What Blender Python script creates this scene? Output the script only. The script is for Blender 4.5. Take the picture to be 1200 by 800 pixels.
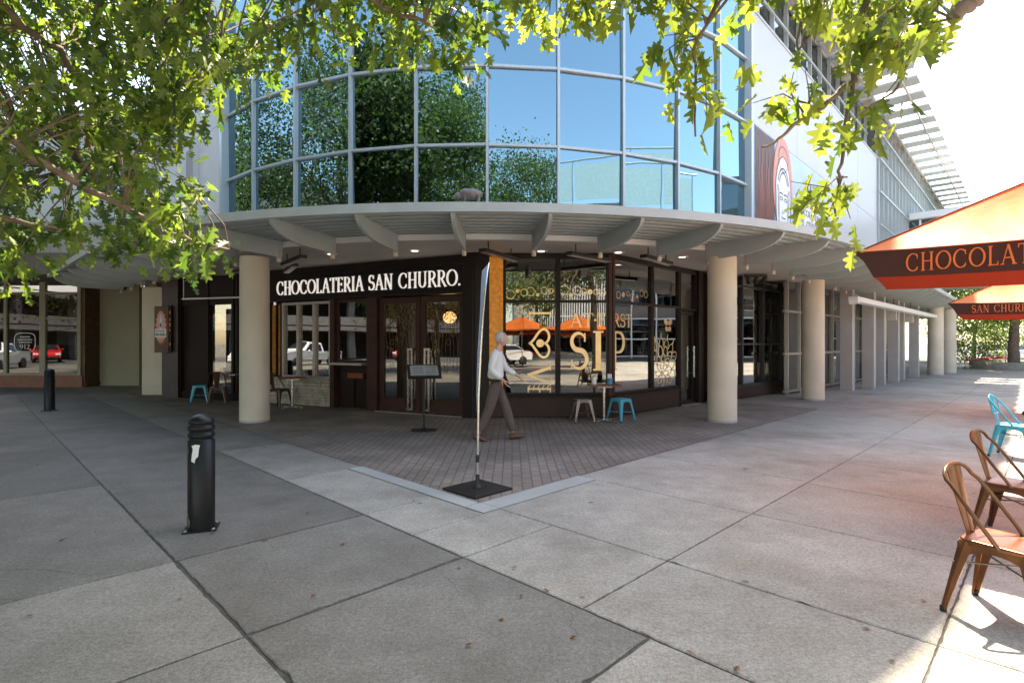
import bpy, bmesh, math, random
import numpy as np
from mathutils import Vector, Matrix
R = math.radians
random.seed(7); rng = np.random.default_rng(11)
scene = bpy.context.scene
for o in list(bpy.data.objects): bpy.data.objects.remove(o)
COL = scene.collection

# ------------------------------------------------------------------ camera, sky, sun, exposure
F, HY, CAMZ = 640.0, 401.0, 1.6          # focal length and horizon of the photograph (in its 1200 px width), eye height
cd = bpy.data.cameras.new('camera'); cam = bpy.data.objects.new('camera', cd); COL.objects.link(cam)
cd.sensor_width = 36; cd.lens = F/1200*36; cd.clip_end = 2000; cd.clip_start = .05
cd.shift_y = (HY-400)/1200
cam.location = (0, 0, CAMZ); cam.rotation_euler = (R(90), 0, 0)
scene.camera = cam
SUN_AZ, SUN_EL = 18, 60                  # degrees: azimuth from +Y towards +X
w = bpy.data.worlds.new('World'); scene.world = w; w.use_nodes = True
nt = w.node_tree; bg = nt.nodes['Background']; sky = nt.nodes.new('ShaderNodeTexSky')
sky.sky_type = 'NISHITA'; sky.sun_disc = False; sky.sun_elevation = R(SUN_EL); sky.sun_rotation = R(SUN_AZ)
sky.air_density = 1.0; sky.dust_density = 1.2; sky.ozone_density = 1.0
nt.links.new(sky.outputs[0], bg.inputs[0]); bg.inputs[1].default_value = .15
sd = bpy.data.lights.new('sun', 'SUN'); so = bpy.data.objects.new('sun', sd); COL.objects.link(so)
sd.energy = 4.2; sd.angle = R(.53); sd.color = (1, .95, .86)
svec = Vector((math.sin(R(SUN_AZ))*math.cos(R(SUN_EL)), math.cos(R(SUN_AZ))*math.cos(R(SUN_EL)), math.sin(R(SUN_EL))))
so.rotation_euler = svec.to_track_quat('Z', 'Y').to_euler(); so.location = svec*60
scene.view_settings.view_transform = 'Standard'; scene.view_settings.look = 'None'
scene.view_settings.exposure = 2.42; scene.view_settings.gamma = 1
scene.view_settings.use_white_balance = True; scene.view_settings.white_balance_temperature = 7600; scene.view_settings.white_balance_tint = 9   # the camera's daylight setting, a little warm
scene.view_settings.use_curve_mapping = False
scene.render.engine = 'CYCLES'
scene.cycles.use_denoising = True
scene.cycles.max_bounces = 10; scene.cycles.diffuse_bounces = 4; scene.cycles.glossy_bounces = 4
scene.cycles.transmission_bounces = 6; scene.cycles.transparent_max_bounces = 12
scene.cycles.sample_clamp_indirect = 6

# ------------------------------------------------------------------ materials (procedural)
MATS = {}
def nodes(name):
    m = bpy.data.materials.new(name); m.use_nodes = True
    t = m.node_tree; return m, t, t.nodes['Principled BSDF'], t.nodes['Material Output']
def mat(name, col, rough=.6, metal=0, spec=.5, var=.12, scale=6.0, bump=0, bscale=40, emit=0, coat=0, var2=0):
    if name in MATS: return MATS[name]
    m, t, b, out = nodes(name)
    tc = t.nodes.new('ShaderNodeTexCoord')
    nz = t.nodes.new('ShaderNodeTexNoise'); nz.inputs['Scale'].default_value = scale; nz.inputs['Detail'].default_value = 6
    t.links.new(tc.outputs['Object'], nz.inputs['Vector'])
    rp = t.nodes.new('ShaderNodeValToRGB')
    c = Vector(col)
    rp.color_ramp.elements[0].position = .3; rp.color_ramp.elements[1].position = .7
    rp.color_ramp.elements[0].color = (*(c*(1-var)), 1); rp.color_ramp.elements[1].color = (*[min(1, v) for v in c*(1+var)], 1)
    t.links.new(nz.outputs['Fac'], rp.inputs[0]); t.links.new(rp.outputs[0], b.inputs['Base Color'])
    b.inputs['Roughness'].default_value = rough; b.inputs['Metallic'].default_value = metal
    b.inputs['Specular IOR Level'].default_value = spec; b.inputs['Coat Weight'].default_value = coat
    mr = t.nodes.new('ShaderNodeMapRange'); mr.inputs[3].default_value = max(0, rough-.08); mr.inputs[4].default_value = min(1, rough+.1)
    t.links.new(nz.outputs['Fac'], mr.inputs[0]); t.links.new(mr.outputs[0], b.inputs['Roughness'])
    if bump:
        n2 = t.nodes.new('ShaderNodeTexNoise'); n2.inputs['Scale'].default_value = bscale; n2.inputs['Detail'].default_value = 5
        t.links.new(tc.outputs['Object'], n2.inputs['Vector'])
        bp = t.nodes.new('ShaderNodeBump'); bp.inputs['Strength'].default_value = bump; bp.inputs['Distance'].default_value = .01
        t.links.new(n2.outputs['Fac'], bp.inputs['Height']); t.links.new(bp.outputs[0], b.inputs['Normal'])
    if emit:
        b.inputs['Emission Color'].default_value = (*col, 1); b.inputs['Emission Strength'].default_value = emit
    MATS[name] = m; return m
def glass(name, refl, tint, base, rough=.0, edge=.6, col=(.95, .98, 1)):
    """window glass: part mirror (more at a glancing angle), the rest see-through and tinted, over a little dark body colour"""
    m, t, b, out = nodes(name); t.nodes.remove(b)
    lw = t.nodes.new('ShaderNodeLayerWeight'); lw.inputs[0].default_value = .35
    mr = t.nodes.new('ShaderNodeMapRange'); mr.inputs[3].default_value = refl; mr.inputs[4].default_value = edge
    t.links.new(lw.outputs['Facing'], mr.inputs[0])
    gl = t.nodes.new('ShaderNodeBsdfGlossy'); gl.inputs['Roughness'].default_value = rough; gl.inputs['Color'].default_value = (*col, 1)
    tc = t.nodes.new('ShaderNodeTexCoord'); nz = t.nodes.new('ShaderNodeTexNoise'); nz.inputs['Scale'].default_value = .9; nz.inputs['Detail'].default_value = 1
    bp = t.nodes.new('ShaderNodeBump'); bp.inputs['Strength'].default_value = .06; bp.inputs['Distance'].default_value = .03
    t.links.new(tc.outputs['Object'], nz.inputs['Vector']); t.links.new(nz.outputs['Fac'], bp.inputs['Height']); t.links.new(bp.outputs[0], gl.inputs['Normal'])
    tr = t.nodes.new('ShaderNodeBsdfTransparent'); tr.inputs['Color'].default_value = (*tint, 1)
    mx = t.nodes.new('ShaderNodeMixShader'); t.links.new(mr.outputs[0], mx.inputs[0])
    t.links.new(tr.outputs[0], mx.inputs[1]); t.links.new(gl.outputs[0], mx.inputs[2])
    t.links.new(mx.outputs[0], out.inputs[0]); MATS[name] = m; return m
def leafmat(name, c1, c2, trans):
    m, t, b, out = nodes(name)
    g = t.nodes.new('ShaderNodeNewGeometry'); rp = t.nodes.new('ShaderNodeValToRGB')
    rp.color_ramp.elements[0].color = (*c1, 1); rp.color_ramp.elements[1].color = (*c2, 1)
    t.links.new(g.outputs['Random Per Island'], rp.inputs[0]); t.links.new(rp.outputs[0], b.inputs['Base Color'])
    b.inputs['Roughness'].default_value = .42; b.inputs['Specular IOR Level'].default_value = .45
    tl = t.nodes.new('ShaderNodeBsdfTranslucent')
    hs = t.nodes.new('ShaderNodeMixRGB'); hs.blend_type = 'MULTIPLY'; hs.inputs[0].default_value = 1
    hs.inputs[2].default_value = (*trans, 1); t.links.new(rp.outputs[0], hs.inputs[1]); t.links.new(hs.outputs[0], tl.inputs[0])
    mx = t.nodes.new('ShaderNodeMixShader'); mx.inputs[0].default_value = .5
    t.links.new(b.outputs[0], mx.inputs[1]); t.links.new(tl.outputs[0], mx.inputs[2]); t.links.new(mx.outputs[0], out.inputs[0])
    MATS[name] = m; return m
def cloth(name, col, trans, k=.4, rough=.8):
    m, t, b, out = nodes(name); b.inputs['Base Color'].default_value = (*col, 1); b.inputs['Roughness'].default_value = rough
    tc = t.nodes.new('ShaderNodeTexCoord'); wv = t.nodes.new('ShaderNodeTexNoise'); wv.inputs['Scale'].default_value = 3
    t.links.new(tc.outputs['Object'], wv.inputs['Vector'])
    bp = t.nodes.new('ShaderNodeBump'); bp.inputs['Strength'].default_value = .35; bp.inputs['Distance'].default_value = .05
    t.links.new(wv.outputs['Fac'], bp.inputs['Height']); t.links.new(bp.outputs[0], b.inputs['Normal'])
    tl = t.nodes.new('ShaderNodeBsdfTranslucent'); tl.inputs[0].default_value = (*trans, 1)
    mx = t.nodes.new('ShaderNodeMixShader'); mx.inputs[0].default_value = k
    t.links.new(b.outputs[0], mx.inputs[1]); t.links.new(tl.outputs[0], mx.inputs[2]); t.links.new(mx.outputs[0], out.inputs[0])
    MATS[name] = m; return m

def slabmat():
    m, t, b, out = nodes('concrete_slab')
    tc = t.nodes.new('ShaderNodeTexCoord')
    def noise(s, d=6, r=.6):
        n = t.nodes.new('ShaderNodeTexNoise'); n.inputs['Scale'].default_value = s; n.inputs['Detail'].default_value = d; n.inputs['Roughness'].default_value = r
        t.links.new(tc.outputs['Object'], n.inputs['Vector']); return n
    def ramp(src, p0, p1, c0, c1):
        r = t.nodes.new('ShaderNodeValToRGB'); r.color_ramp.elements[0].position = p0; r.color_ramp.elements[1].position = p1
        r.color_ramp.elements[0].color = (*c0, 1); r.color_ramp.elements[1].color = (*c1, 1); t.links.new(src, r.inputs[0]); return r
    def mul(a, bb, f=1.0):
        x = t.nodes.new('ShaderNodeMixRGB'); x.blend_type = 'MULTIPLY'; x.inputs[0].default_value = f
        t.links.new(a, x.inputs[1]); t.links.new(bb, x.inputs[2]); return x.outputs[0]
    at_ = t.nodes.new('ShaderNodeAttribute'); at_.attribute_name = 'tone'
    base = ramp(noise(.55, 8, .7).outputs['Fac'], .3, .72, (.30, .272, .235), (.385, .355, .315))
    c = mul(base.outputs[0], at_.outputs['Color'])
    c = mul(c, ramp(noise(90, 4, .7).outputs['Fac'], .32, .6, (.56, .55, .54), (1.18, 1.18, 1.18)).outputs[0], .85)   # aggregate
    c = mul(c, ramp(noise(38, 3, .6).outputs['Fac'], .36, .62, (.78, .78, .77), (1.1, 1.1, 1.1)).outputs[0], .9)
    c = mul(c, ramp(noise(3.2, 9, .75).outputs['Fac'], .38, .62, (.80, .79, .77), (1.06, 1.06, 1.06)).outputs[0], .7)
    # old spots of gum and drips
    vo = t.nodes.new('ShaderNodeTexVoronoi'); vo.inputs['Scale'].default_value = 1.7; t.links.new(tc.outputs['Object'], vo.inputs['Vector'])
    c = mul(c, ramp(vo.outputs['Distance'], .035, .05, (.5, .49, .47), (1, 1, 1)).outputs[0])
    # rusty and dark stains
    st = ramp(noise(.8, 7, .65).outputs['Fac'], .56, .74, (1, 1, 1), (.72, .62, .52)); c = mul(c, st.outputs[0])
    st = ramp(noise(.33, 9, .72).outputs['Fac'], .44, .66, (1.1, 1.1, 1.1), (.70, .69, .67)); c = mul(c, st.outputs[0])
    v2 = t.nodes.new('ShaderNodeTexVoronoi'); v2.inputs['Scale'].default_value = .9; t.links.new(tc.outputs['Object'], v2.inputs['Vector'])
    c = mul(c, ramp(v2.outputs['Distance'], .03, .042, (.42, .41, .4), (1, 1, 1)).outputs[0])
    t.links.new(c, b.inputs['Base Color'])
    b.inputs['Roughness'].default_value = .78; b.inputs['Specular IOR Level'].default_value = .35
    bp = t.nodes.new('ShaderNodeBump'); bp.inputs['Strength'].default_value = .5; bp.inputs['Distance'].default_value = .004
    t.links.new(noise(160, 4, .7).outputs['Fac'], bp.inputs['Height']); t.links.new(bp.outputs[0], b.inputs['Normal'])
    MATS['concrete_slab'] = m; return m
def brickmat(name, c1, c2, mortar, bw, bh, rot=0, msize=.012, rough=.8, coord='Object', offs=.5):
    m, t, b, out = nodes(name)
    tc = t.nodes.new('ShaderNodeTexCoord'); mp = t.nodes.new('ShaderNodeMapping'); mp.inputs['Rotation'].default_value = (0, 0, rot)
    t.links.new(tc.outputs[coord], mp.inputs[0])
    br = t.nodes.new('ShaderNodeTexBrick'); br.inputs['Scale'].default_value = 1; br.inputs['Brick Width'].default_value = bw; br.inputs['Row Height'].default_value = bh
    br.inputs['Mortar Size'].default_value = msize; br.inputs['Color1'].default_value = (*c1, 1); br.inputs['Color2'].default_value = (*c2, 1); br.inputs['Mortar'].default_value = (*mortar, 1)
    br.offset = offs; br.inputs['Bias'].default_value = -.2
    t.links.new(mp.outputs[0], br.inputs['Vector'])
    nz = t.nodes.new('ShaderNodeTexNoise'); nz.inputs['Scale'].default_value = 1.1; nz.inputs['Detail'].default_value = 8; t.links.new(tc.outputs['Object'], nz.inputs[0])
    rp = t.nodes.new('ShaderNodeValToRGB'); rp.color_ramp.elements[0].position = .35; rp.color_ramp.elements[1].position = .7
    rp.color_ramp.elements[0].color = (.68, .68, .68, 1); rp.color_ramp.elements[1].color = (1.1, 1.1, 1.1, 1); t.links.new(nz.outputs['Fac'], rp.inputs[0])
    mx = t.nodes.new('ShaderNodeMixRGB'); mx.blend_type = 'MULTIPLY'; mx.inputs[0].default_value = 1
    t.links.new(br.outputs['Color'], mx.inputs[1]); t.links.new(rp.outputs[0], mx.inputs[2]); t.links.new(mx.outputs[0], b.inputs['Base Color'])
    b.inputs['Roughness'].default_value = rough
    iv = t.nodes.new('ShaderNodeMath'); iv.operation = 'SUBTRACT'; iv.inputs[0].default_value = 1; t.links.new(br.outputs['Fac'], iv.inputs[1])
    bp = t.nodes.new('ShaderNodeBump'); bp.inputs['Strength'].default_value = .7; bp.inputs['Distance'].default_value = .006
    t.links.new(iv.outputs[0], bp.inputs['Height']); t.links.new(bp.outputs[0], b.inputs['Normal'])
    MATS[name] = m; return m

slabmat()
brickmat('brick_paver', (.235, .185, .15), (.285, .23, .19), (.135, .112, .095), .23, .115, R(90), .008)
mat('joint_grit', (.085, .078, .066), .95, var=.4, scale=20)
mat('kerb_concrete', (.37, .36, .335), .8, var=.1, scale=2.5, bump=.3, bscale=120)
mat('asphalt', (.06, .06, .062), .85, var=.2, scale=8, bump=.4, bscale=90)
mat('ground_dirt', (.17, .165, .15), .9, var=.15, scale=.6)
mat('grey_paint', (.46, .50, .51), .42, var=.05, scale=3)
mat('fin_paint', (.39, .44, .455), .45, var=.06, scale=2)
mat('mullion_paint', (.50, .545, .56), .35, metal=.3, var=.04)
mat('wall_panel', (.50, .51, .53), .4, var=.03, scale=.5)
mat('white_panel', (.80, .81, .82), .4, var=.03, scale=.5)
mat('white_wall', (.72, .72, .71), .7, var=.05, scale=.7)
mat('soffit_paint', (.55, .515, .49), .6, var=.06, scale=.8)
mat('cream_column', (.62, .545, .44), .72, var=.09, scale=1.6, bump=.15, bscale=60)
mat('chair_brown', (.09, .04, .022), .4, metal=.4, var=.2, scale=7)
mat('pillar_grey', (.40, .38, .37), .65, var=.06, scale=2)
mat('beige_wall', (.33, .30, .215), .8, var=.05, scale=1.5, bump=.1)
mat('brown_pillar', (.07, .048, .043), .5, var=.15, scale=3)
mat('dark_joinery', (.014, .007, .006), .45, spec=.3, var=.25, scale=5)
mat('brown_joinery', (.05, .018, .012), .45, spec=.35, var=.25, scale=5)
mat('rust_panel', (.24, .06, .02), .45, var=.25, scale=3)
mat('plinth_tile', (.04, .02, .016), .5, spec=.35, var=.2, scale=4)
mat('sign_black', (.006, .005, .005), .4, spec=.25, var=.2)
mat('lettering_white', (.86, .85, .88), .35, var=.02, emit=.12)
mat('gold_leaf', (.74, .60, .34), .3, metal=.85, var=.12, scale=5)
mat('fretwork', (.20, .13, .06), .4, metal=.6, var=.3, scale=8)
mat('silver', (.62, .62, .60), .25, metal=.95, var=.05)
mat('window_silver', (.42, .40, .38), .35, metal=.7, var=.08)
mat('black_metal', (.018, .018, .018), .4, var=.2)
mat('bollard_black', (.009, .009, .009), .38, var=.3, scale=9, spec=.3)
mat('worn_steel', (.16, .15, .13), .7, var=.4, scale=30)
mat('copper', (.235, .105, .052), .30, metal=.8, var=.18, scale=7)
mat('turquoise', (.03, .36, .50), .32, var=.08, scale=5, coat=.25)
mat('gunmetal', (.24, .23, .22), .33, metal=.8, var=.15)
mat('table_wood', (.16, .06, .03), .4, var=.3, scale=12)
mat('bark', (.17, .125, .095), .9, var=.35, scale=14, bump=.7, bscale=30)
mat('twig', (.15, .105, .075), .85, var=.3, scale=14)
mat('skin', (.56, .33, .25), .5, var=.06, scale=12)
mat('hair_grey', (.52, .50, .49), .7, var=.2, scale=40)
mat('shirt', (.72, .72, .70), .85, var=.04, scale=6, bump=.3, bscale=18)
mat('trouser', (.115, .085, .075), .85, var=.12, scale=8, bump=.3, bscale=20)
mat('shoe', (.12, .05, .03), .4, var=.2)
mat('eye', (.03, .025, .02), .2)
mat('belt', (.03, .02, .015), .4)
mat('rubber', (.02, .02, .02), .7, var=.2)
mat('car_white', (.80, .80, .80), .2, var=.01, coat=.8)
mat('car_red', (.55, .015, .012), .2, var=.02, coat=.8)
mat('car_glass', (.012, .015, .018), .06, var=.02)
mat('lamp_red', (.5, .02, .01), .2, var=.02)
mat('headlamp', (.75, .77, .8), .12, var=.02)
mat('menu_page', (.34, .34, .33), .35, var=.2, scale=8)
mat('paper', (.78, .76, .70), .6, var=.12, scale=30)
mat('poster_brown', (.10, .045, .025), .5, var=.5, scale=4)
mat('poster_blue', (.42, .56, .72), .4, var=.15, scale=1)
mat('poster_white', (.78, .78, .80), .4, var=.03)
mat('logo_pink', (.72, .30, .22), .5, var=.12, scale=10)
mat('logo_line', (.07, .055, .055), .5)
mat('orange_letter', (.78, .16, .03), .6, var=.06)
mat('amber_panel', (.62, .235, .03), .45, var=.35, scale=14, emit=.05)
mat('amber_dim', (.36, .15, .03), .45, var=.4, scale=9, emit=.01)
mat('lamp_warm', (1.0, .62, .32), .4, var=.02, emit=2.2)
mat('downlight', (1.0, .93, .82), .4, var=.01, emit=.6)
mat('interior_wood', (.13, .065, .035), .6, var=.3, scale=5)
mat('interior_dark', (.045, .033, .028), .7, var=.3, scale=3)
mat('interior_floor', (.10, .07, .055), .4, var=.2, scale=3)
mat('stone_light', (.43, .39, .32), .8, var=.3, scale=7, bump=.5, bscale=30)
mat('stone_dark', (.05, .045, .04), .9, var=.2)
mat('tile_red', (.24, .10, .06), .5, var=.15, scale=5)
mat('beige_ribbed', (.50, .46, .38), .7, var=.06, scale=2)
mat('brown_fascia', (.17, .14, .12), .6, var=.1, scale=2)
mat('planter_stone', (.40, .36, .30), .85, var=.2, scale=4, bump=.4)
mat('far_dark', (.20, .18, .16), .8, var=.15, scale=.6)
mat('opposite_wall', (.55, .52, .47), .8, var=.06, scale=.6)
mat('steel_slat', (.72, .74, .75), .4, var=.04)
mat('balcony_panel', (.62, .74, .74), .25, var=.05)
mat('blue_tub', (.10, .35, .55), .4, var=.05)
mat('pink_banner', (.62, .03, .09), .6, var=.1)
mat('sheep_bronze', (.20, .17, .16), .45, metal=.3, var=.35, scale=16)
mat('sticker', (.78, .77, .74), .6, var=.05)
mat('exit_green', (.05, .42, .30), .4, var=.05, emit=.12)
mat('pale_sign', (.56, .54, .48), .5, var=.05)
glass('shop_glass', .16, (.42, .40, .37), (0, 0, 0))
glass('tower_glass', .33, (.05, .10, .13), (0, 0, 0), edge=.5, col=(.54, .82, .93))
glass('teal_glass', .2, (.07, .22, .24), (0, 0, 0), edge=.5)
glass('dim_glass', .075, (.5, .48, .45), (0, 0, 0), edge=.4)
glass('clear_glass', .2, (.5, .5, .5), (0, 0, 0))
leafmat('leaf_oak', (.022, .055, .015), (.13, .17, .04), (2.8, 2.9, 1.3))
leafmat('leaf_bright', (.065, .11, .022), (.18, .215, .055), (2.7, 2.6, 1.3))
leafmat('leaf_far', (.05, .08, .03), (.11, .145, .06), (1.6, 1.8, 1.0))
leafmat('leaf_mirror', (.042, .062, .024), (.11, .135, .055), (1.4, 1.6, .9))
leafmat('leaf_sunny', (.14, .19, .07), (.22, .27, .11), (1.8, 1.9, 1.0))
leafmat('leaf_brown', (.16, .06, .015), (.25, .11, .02), (1.5, 1.3, .8))
cloth('umbrella_orange', (.80, .19, .03), (.88, .24, .06), .38, .6)
cloth('umbrella_brown', (.045, .018, .014), (.12, .03, .015), .15)
cloth('umbrella_band', (.26, .030, .010), (.40, .045, .012), .35)
cloth('banner_cloth', (.55, .62, .72), (.5, .56, .62), .4)
# ------------------------------------------------------------------ helpers
class MB:
    def __init__(s): s.v = []; s.f = []; s.sm = []; s.mi = []; s.cur = 0
    def add(s, vs, fs, smooth=False):
        n = len(s.v); s.v += [tuple(v) for v in vs]; s.f += [tuple(i+n for i in f) for f in fs]; s.sm += [smooth]*len(fs); s.mi += [s.cur]*len(fs); return s
    def box(s, c, size, rot=0, bev=0):
        """axis box about c (rot = turn about z, or a Matrix)"""
        M = rot if isinstance(rot, Matrix) else Matrix.Rotation(rot, 3, 'Z')
        hx, hy, hz = [d/2 for d in size]; c = Vector(c)
        if bev <= 0:
            vs = [c+M@Vector((x*hx, y*hy, z*hz)) for x in (-1, 1) for y in (-1, 1) for z in (-1, 1)]
            return s.add(vs, [(0, 1, 3, 2), (4, 6, 7, 5), (0, 4, 5, 1), (2, 3, 7, 6), (0, 2, 6, 4), (1, 5, 7, 3)])
        b = min(bev, hx*.49, hy*.49, hz*.49)
        bm = bmesh.new(); bmesh.ops.create_cube(bm, size=1)
        for v in bm.verts: v.co = Vector((v.co.x*hx*2, v.co.y*hy*2, v.co.z*hz*2))
        bmesh.ops.bevel(bm, geom=bm.edges[:], offset=b, segments=2, affect='EDGES', profile=.6)
        bm.verts.index_update(); vs = [c+M@v.co for v in bm.verts]; fs = [[v.index for v in f.verts] for f in bm.faces]; bm.free()
        return s.add(vs, fs)
    def span(s, a, b, w, h, up=(0, 0, 1), bev=0):
        """bar of width w (sideways) and height h (along up) from a to b"""
        a, b = Vector(a), Vector(b); d = b-a; L = d.length; x = d.normalized(); y = Vector(up).cross(x)
        if y.length < 1e-5: y = Vector((1, 0, 0)).cross(x)
        y.normalize(); z = x.cross(y)
        return s.box((a+b)/2, (L, w, h), Matrix((x, y, z)).transposed(), bev)
    def prism(s, poly, z0, z1):
        n = len(poly); vs = [(x, y, z0) for x, y in poly]+[(x, y, z1) for x, y in poly]
        return s.add(vs, [tuple(range(n))[::-1], tuple(range(n, 2*n))]+[(i, (i+1) % n, n+(i+1) % n, n+i) for i in range(n)])
    def extr(s, pts, off):
        """closed outline of 3-D points pushed by the vector off"""
        n = len(pts); o = Vector(off); vs = [Vector(p) for p in pts]; vs += [v+o for v in vs]
        return s.add(vs, [tuple(range(n))[::-1], tuple(range(n, 2*n))]+[(i, (i+1) % n, n+(i+1) % n, n+i) for i in range(n)])
    def tube(s, pts, r, n=8, closed=False, cap=True):
        P = [Vector(p) for p in pts]; m = len(P); rr = r if isinstance(r, (list, tuple)) else [r]*m
        prev = None; vs = []
        for i in range(m):
            if closed: t = (P[(i+1) % m]-P[i-1])
            else: t = P[min(i+1, m-1)]-P[max(i-1, 0)]
            t.normalize()
            if prev is None:
                u = t.cross(Vector((0, 0, 1)))
                if u.length < 1e-3: u = t.cross(Vector((1, 0, 0)))
            else: u = prev-t*prev.dot(t)
            u.normalize(); prev = u; v = t.cross(u)
            vs += [P[i]+(u*math.cos(2*math.pi*k/n)+v*math.sin(2*math.pi*k/n))*rr[i] for k in range(n)]
        fs = []
        for i in range(m if closed else m-1):
            j = (i+1) % m
            fs += [(i*n+k, i*n+(k+1) % n, j*n+(k+1) % n, j*n+k) for k in range(n)]
        s.add(vs, fs, True)
        if cap and not closed: s.add(vs[:n], [tuple(range(n))[::-1]]); s.add(vs[-n:], [tuple(range(n))])
        return s
    def lathe(s, prof, c=(0, 0, 0), n=24, M=None):
        c = Vector(c); vs = []
        for r, z in prof:
            for k in range(n):
                p = Vector((r*math.cos(2*math.pi*k/n), r*math.sin(2*math.pi*k/n), z))
                vs.append(c+(M@p if M else p))
        m = len(prof); fs = [(i*n+k, i*n+(k+1) % n, (i+1)*n+(k+1) % n, (i+1)*n+k) for i in range(m-1) for k in range(n)]
        s.add(vs, fs, True); s.add(vs[:n], [tuple(range(n))[::-1]]); s.add(vs[-n:], [tuple(range(n))]); return s
    def ball(s, c, rad, n=12, m=8):
        c = Vector(c); rad = rad if isinstance(rad, (tuple, list, Vector)) else (rad,)*3
        return s.lathe_s([(math.sin(math.pi*i/m), -math.cos(math.pi*i/m)) for i in range(1, m)], c, rad, n)
    def lathe_s(s, prof, c, rad, n):
        vs = [(c[0]+r*rad[0]*math.cos(2*math.pi*k/n), c[1]+r*rad[1]*math.sin(2*math.pi*k/n), c[2]+z*rad[2]) for r, z in prof for k in range(n)]
        m = len(prof); fs = [(i*n+k, i*n+(k+1) % n, (i+1)*n+(k+1) % n, (i+1)*n+k) for i in range(m-1) for k in range(n)]
        a = len(vs); vs += [(c[0], c[1], c[2]-rad[2]), (c[0], c[1], c[2]+rad[2])]
        fs += [(a, (k+1) % n, k) for k in range(n)]+[(a+1, (m-1)*n+k, (m-1)*n+(k+1) % n) for k in range(n)]
        return s.add(vs, fs, True)
def mesh_of(name, mb, mats):
    me = bpy.data.meshes.new(name); me.from_pydata([tuple(v) for v in mb.v], [], mb.f)
    me.polygons.foreach_set('use_smooth', mb.sm); me.polygons.foreach_set('material_index', mb.mi)
    for m in (mats if isinstance(mats, (list, tuple)) else [mats]): me.materials.append(MATS[m])
    me.update(); return me
def obj(name, mb, m, parent=None, world=False, fix=True):
    """link the shape as ONE mesh object; world=True: the shape was written in world coordinates although it has a parent"""
    me = mesh_of(name, mb, m)
    if fix:
        bm = bmesh.new(); bm.from_mesh(me); bmesh.ops.recalc_face_normals(bm, faces=bm.faces); bm.to_mesh(me); bm.free()
    o = bpy.data.objects.new(name, me); COL.objects.link(o)
    if parent is not None:
        o.parent = parent
        if world: o.matrix_parent_inverse = WM(parent).inverted()
    return o
def WM(o):
    m = o.matrix_basis.copy() if o.rotation_mode else o.matrix_basis
    m = Matrix.Translation(o.location) @ o.rotation_euler.to_matrix().to_4x4() @ Matrix.Diagonal((*o.scale, 1))
    return WM(o.parent) @ o.matrix_parent_inverse @ m if o.parent else m
def tag(o, label=None, cat=None, group=None, kind=None):
    for k, v in (('label', label), ('category', cat), ('group', group), ('kind', kind)):
        if v: o[k] = v
    return o
def thing(name, label, cat, loc=(0, 0, 0), rz=0, group=None):
    o = bpy.data.objects.new(name, None); COL.objects.link(o); o.empty_display_size = .2
    o.location = loc; o.rotation_euler = (0, 0, rz); return tag(o, label, cat, group)
def dup(o, loc, rz, label=None, group=None):
    def cp(a, par):
        c = a.copy(); COL.objects.link(c)
        if par is not None: c.parent = par
        for k in [x for x in ALLOBJ() if x.parent == a]: cp(k, c)
        return c
    r = cp(o, None); r.location = loc; r.rotation_euler = (0, 0, rz)
    if label: r['label'] = label
    if group: r['group'] = group
    return r
def ALLOBJ(): return list(COL.objects)
def structure(name, mb, m, **k): return tag(obj(name, mb, m, **k), kind='structure')
def ground(px, py): Y = F*CAMZ/(py-HY); return Vector(((px-600)/F*Y, Y, 0))       # a point of the pavement seen in the photograph
def at(px, py, Y): return Vector(((px-600)/F*Y, Y, CAMZ+(HY-py)/F*Y))
S2 = math.sqrt(.5)
def uv(u, v, z=0): return Vector(((u-v)*S2, (u+v)*S2, z))

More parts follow.
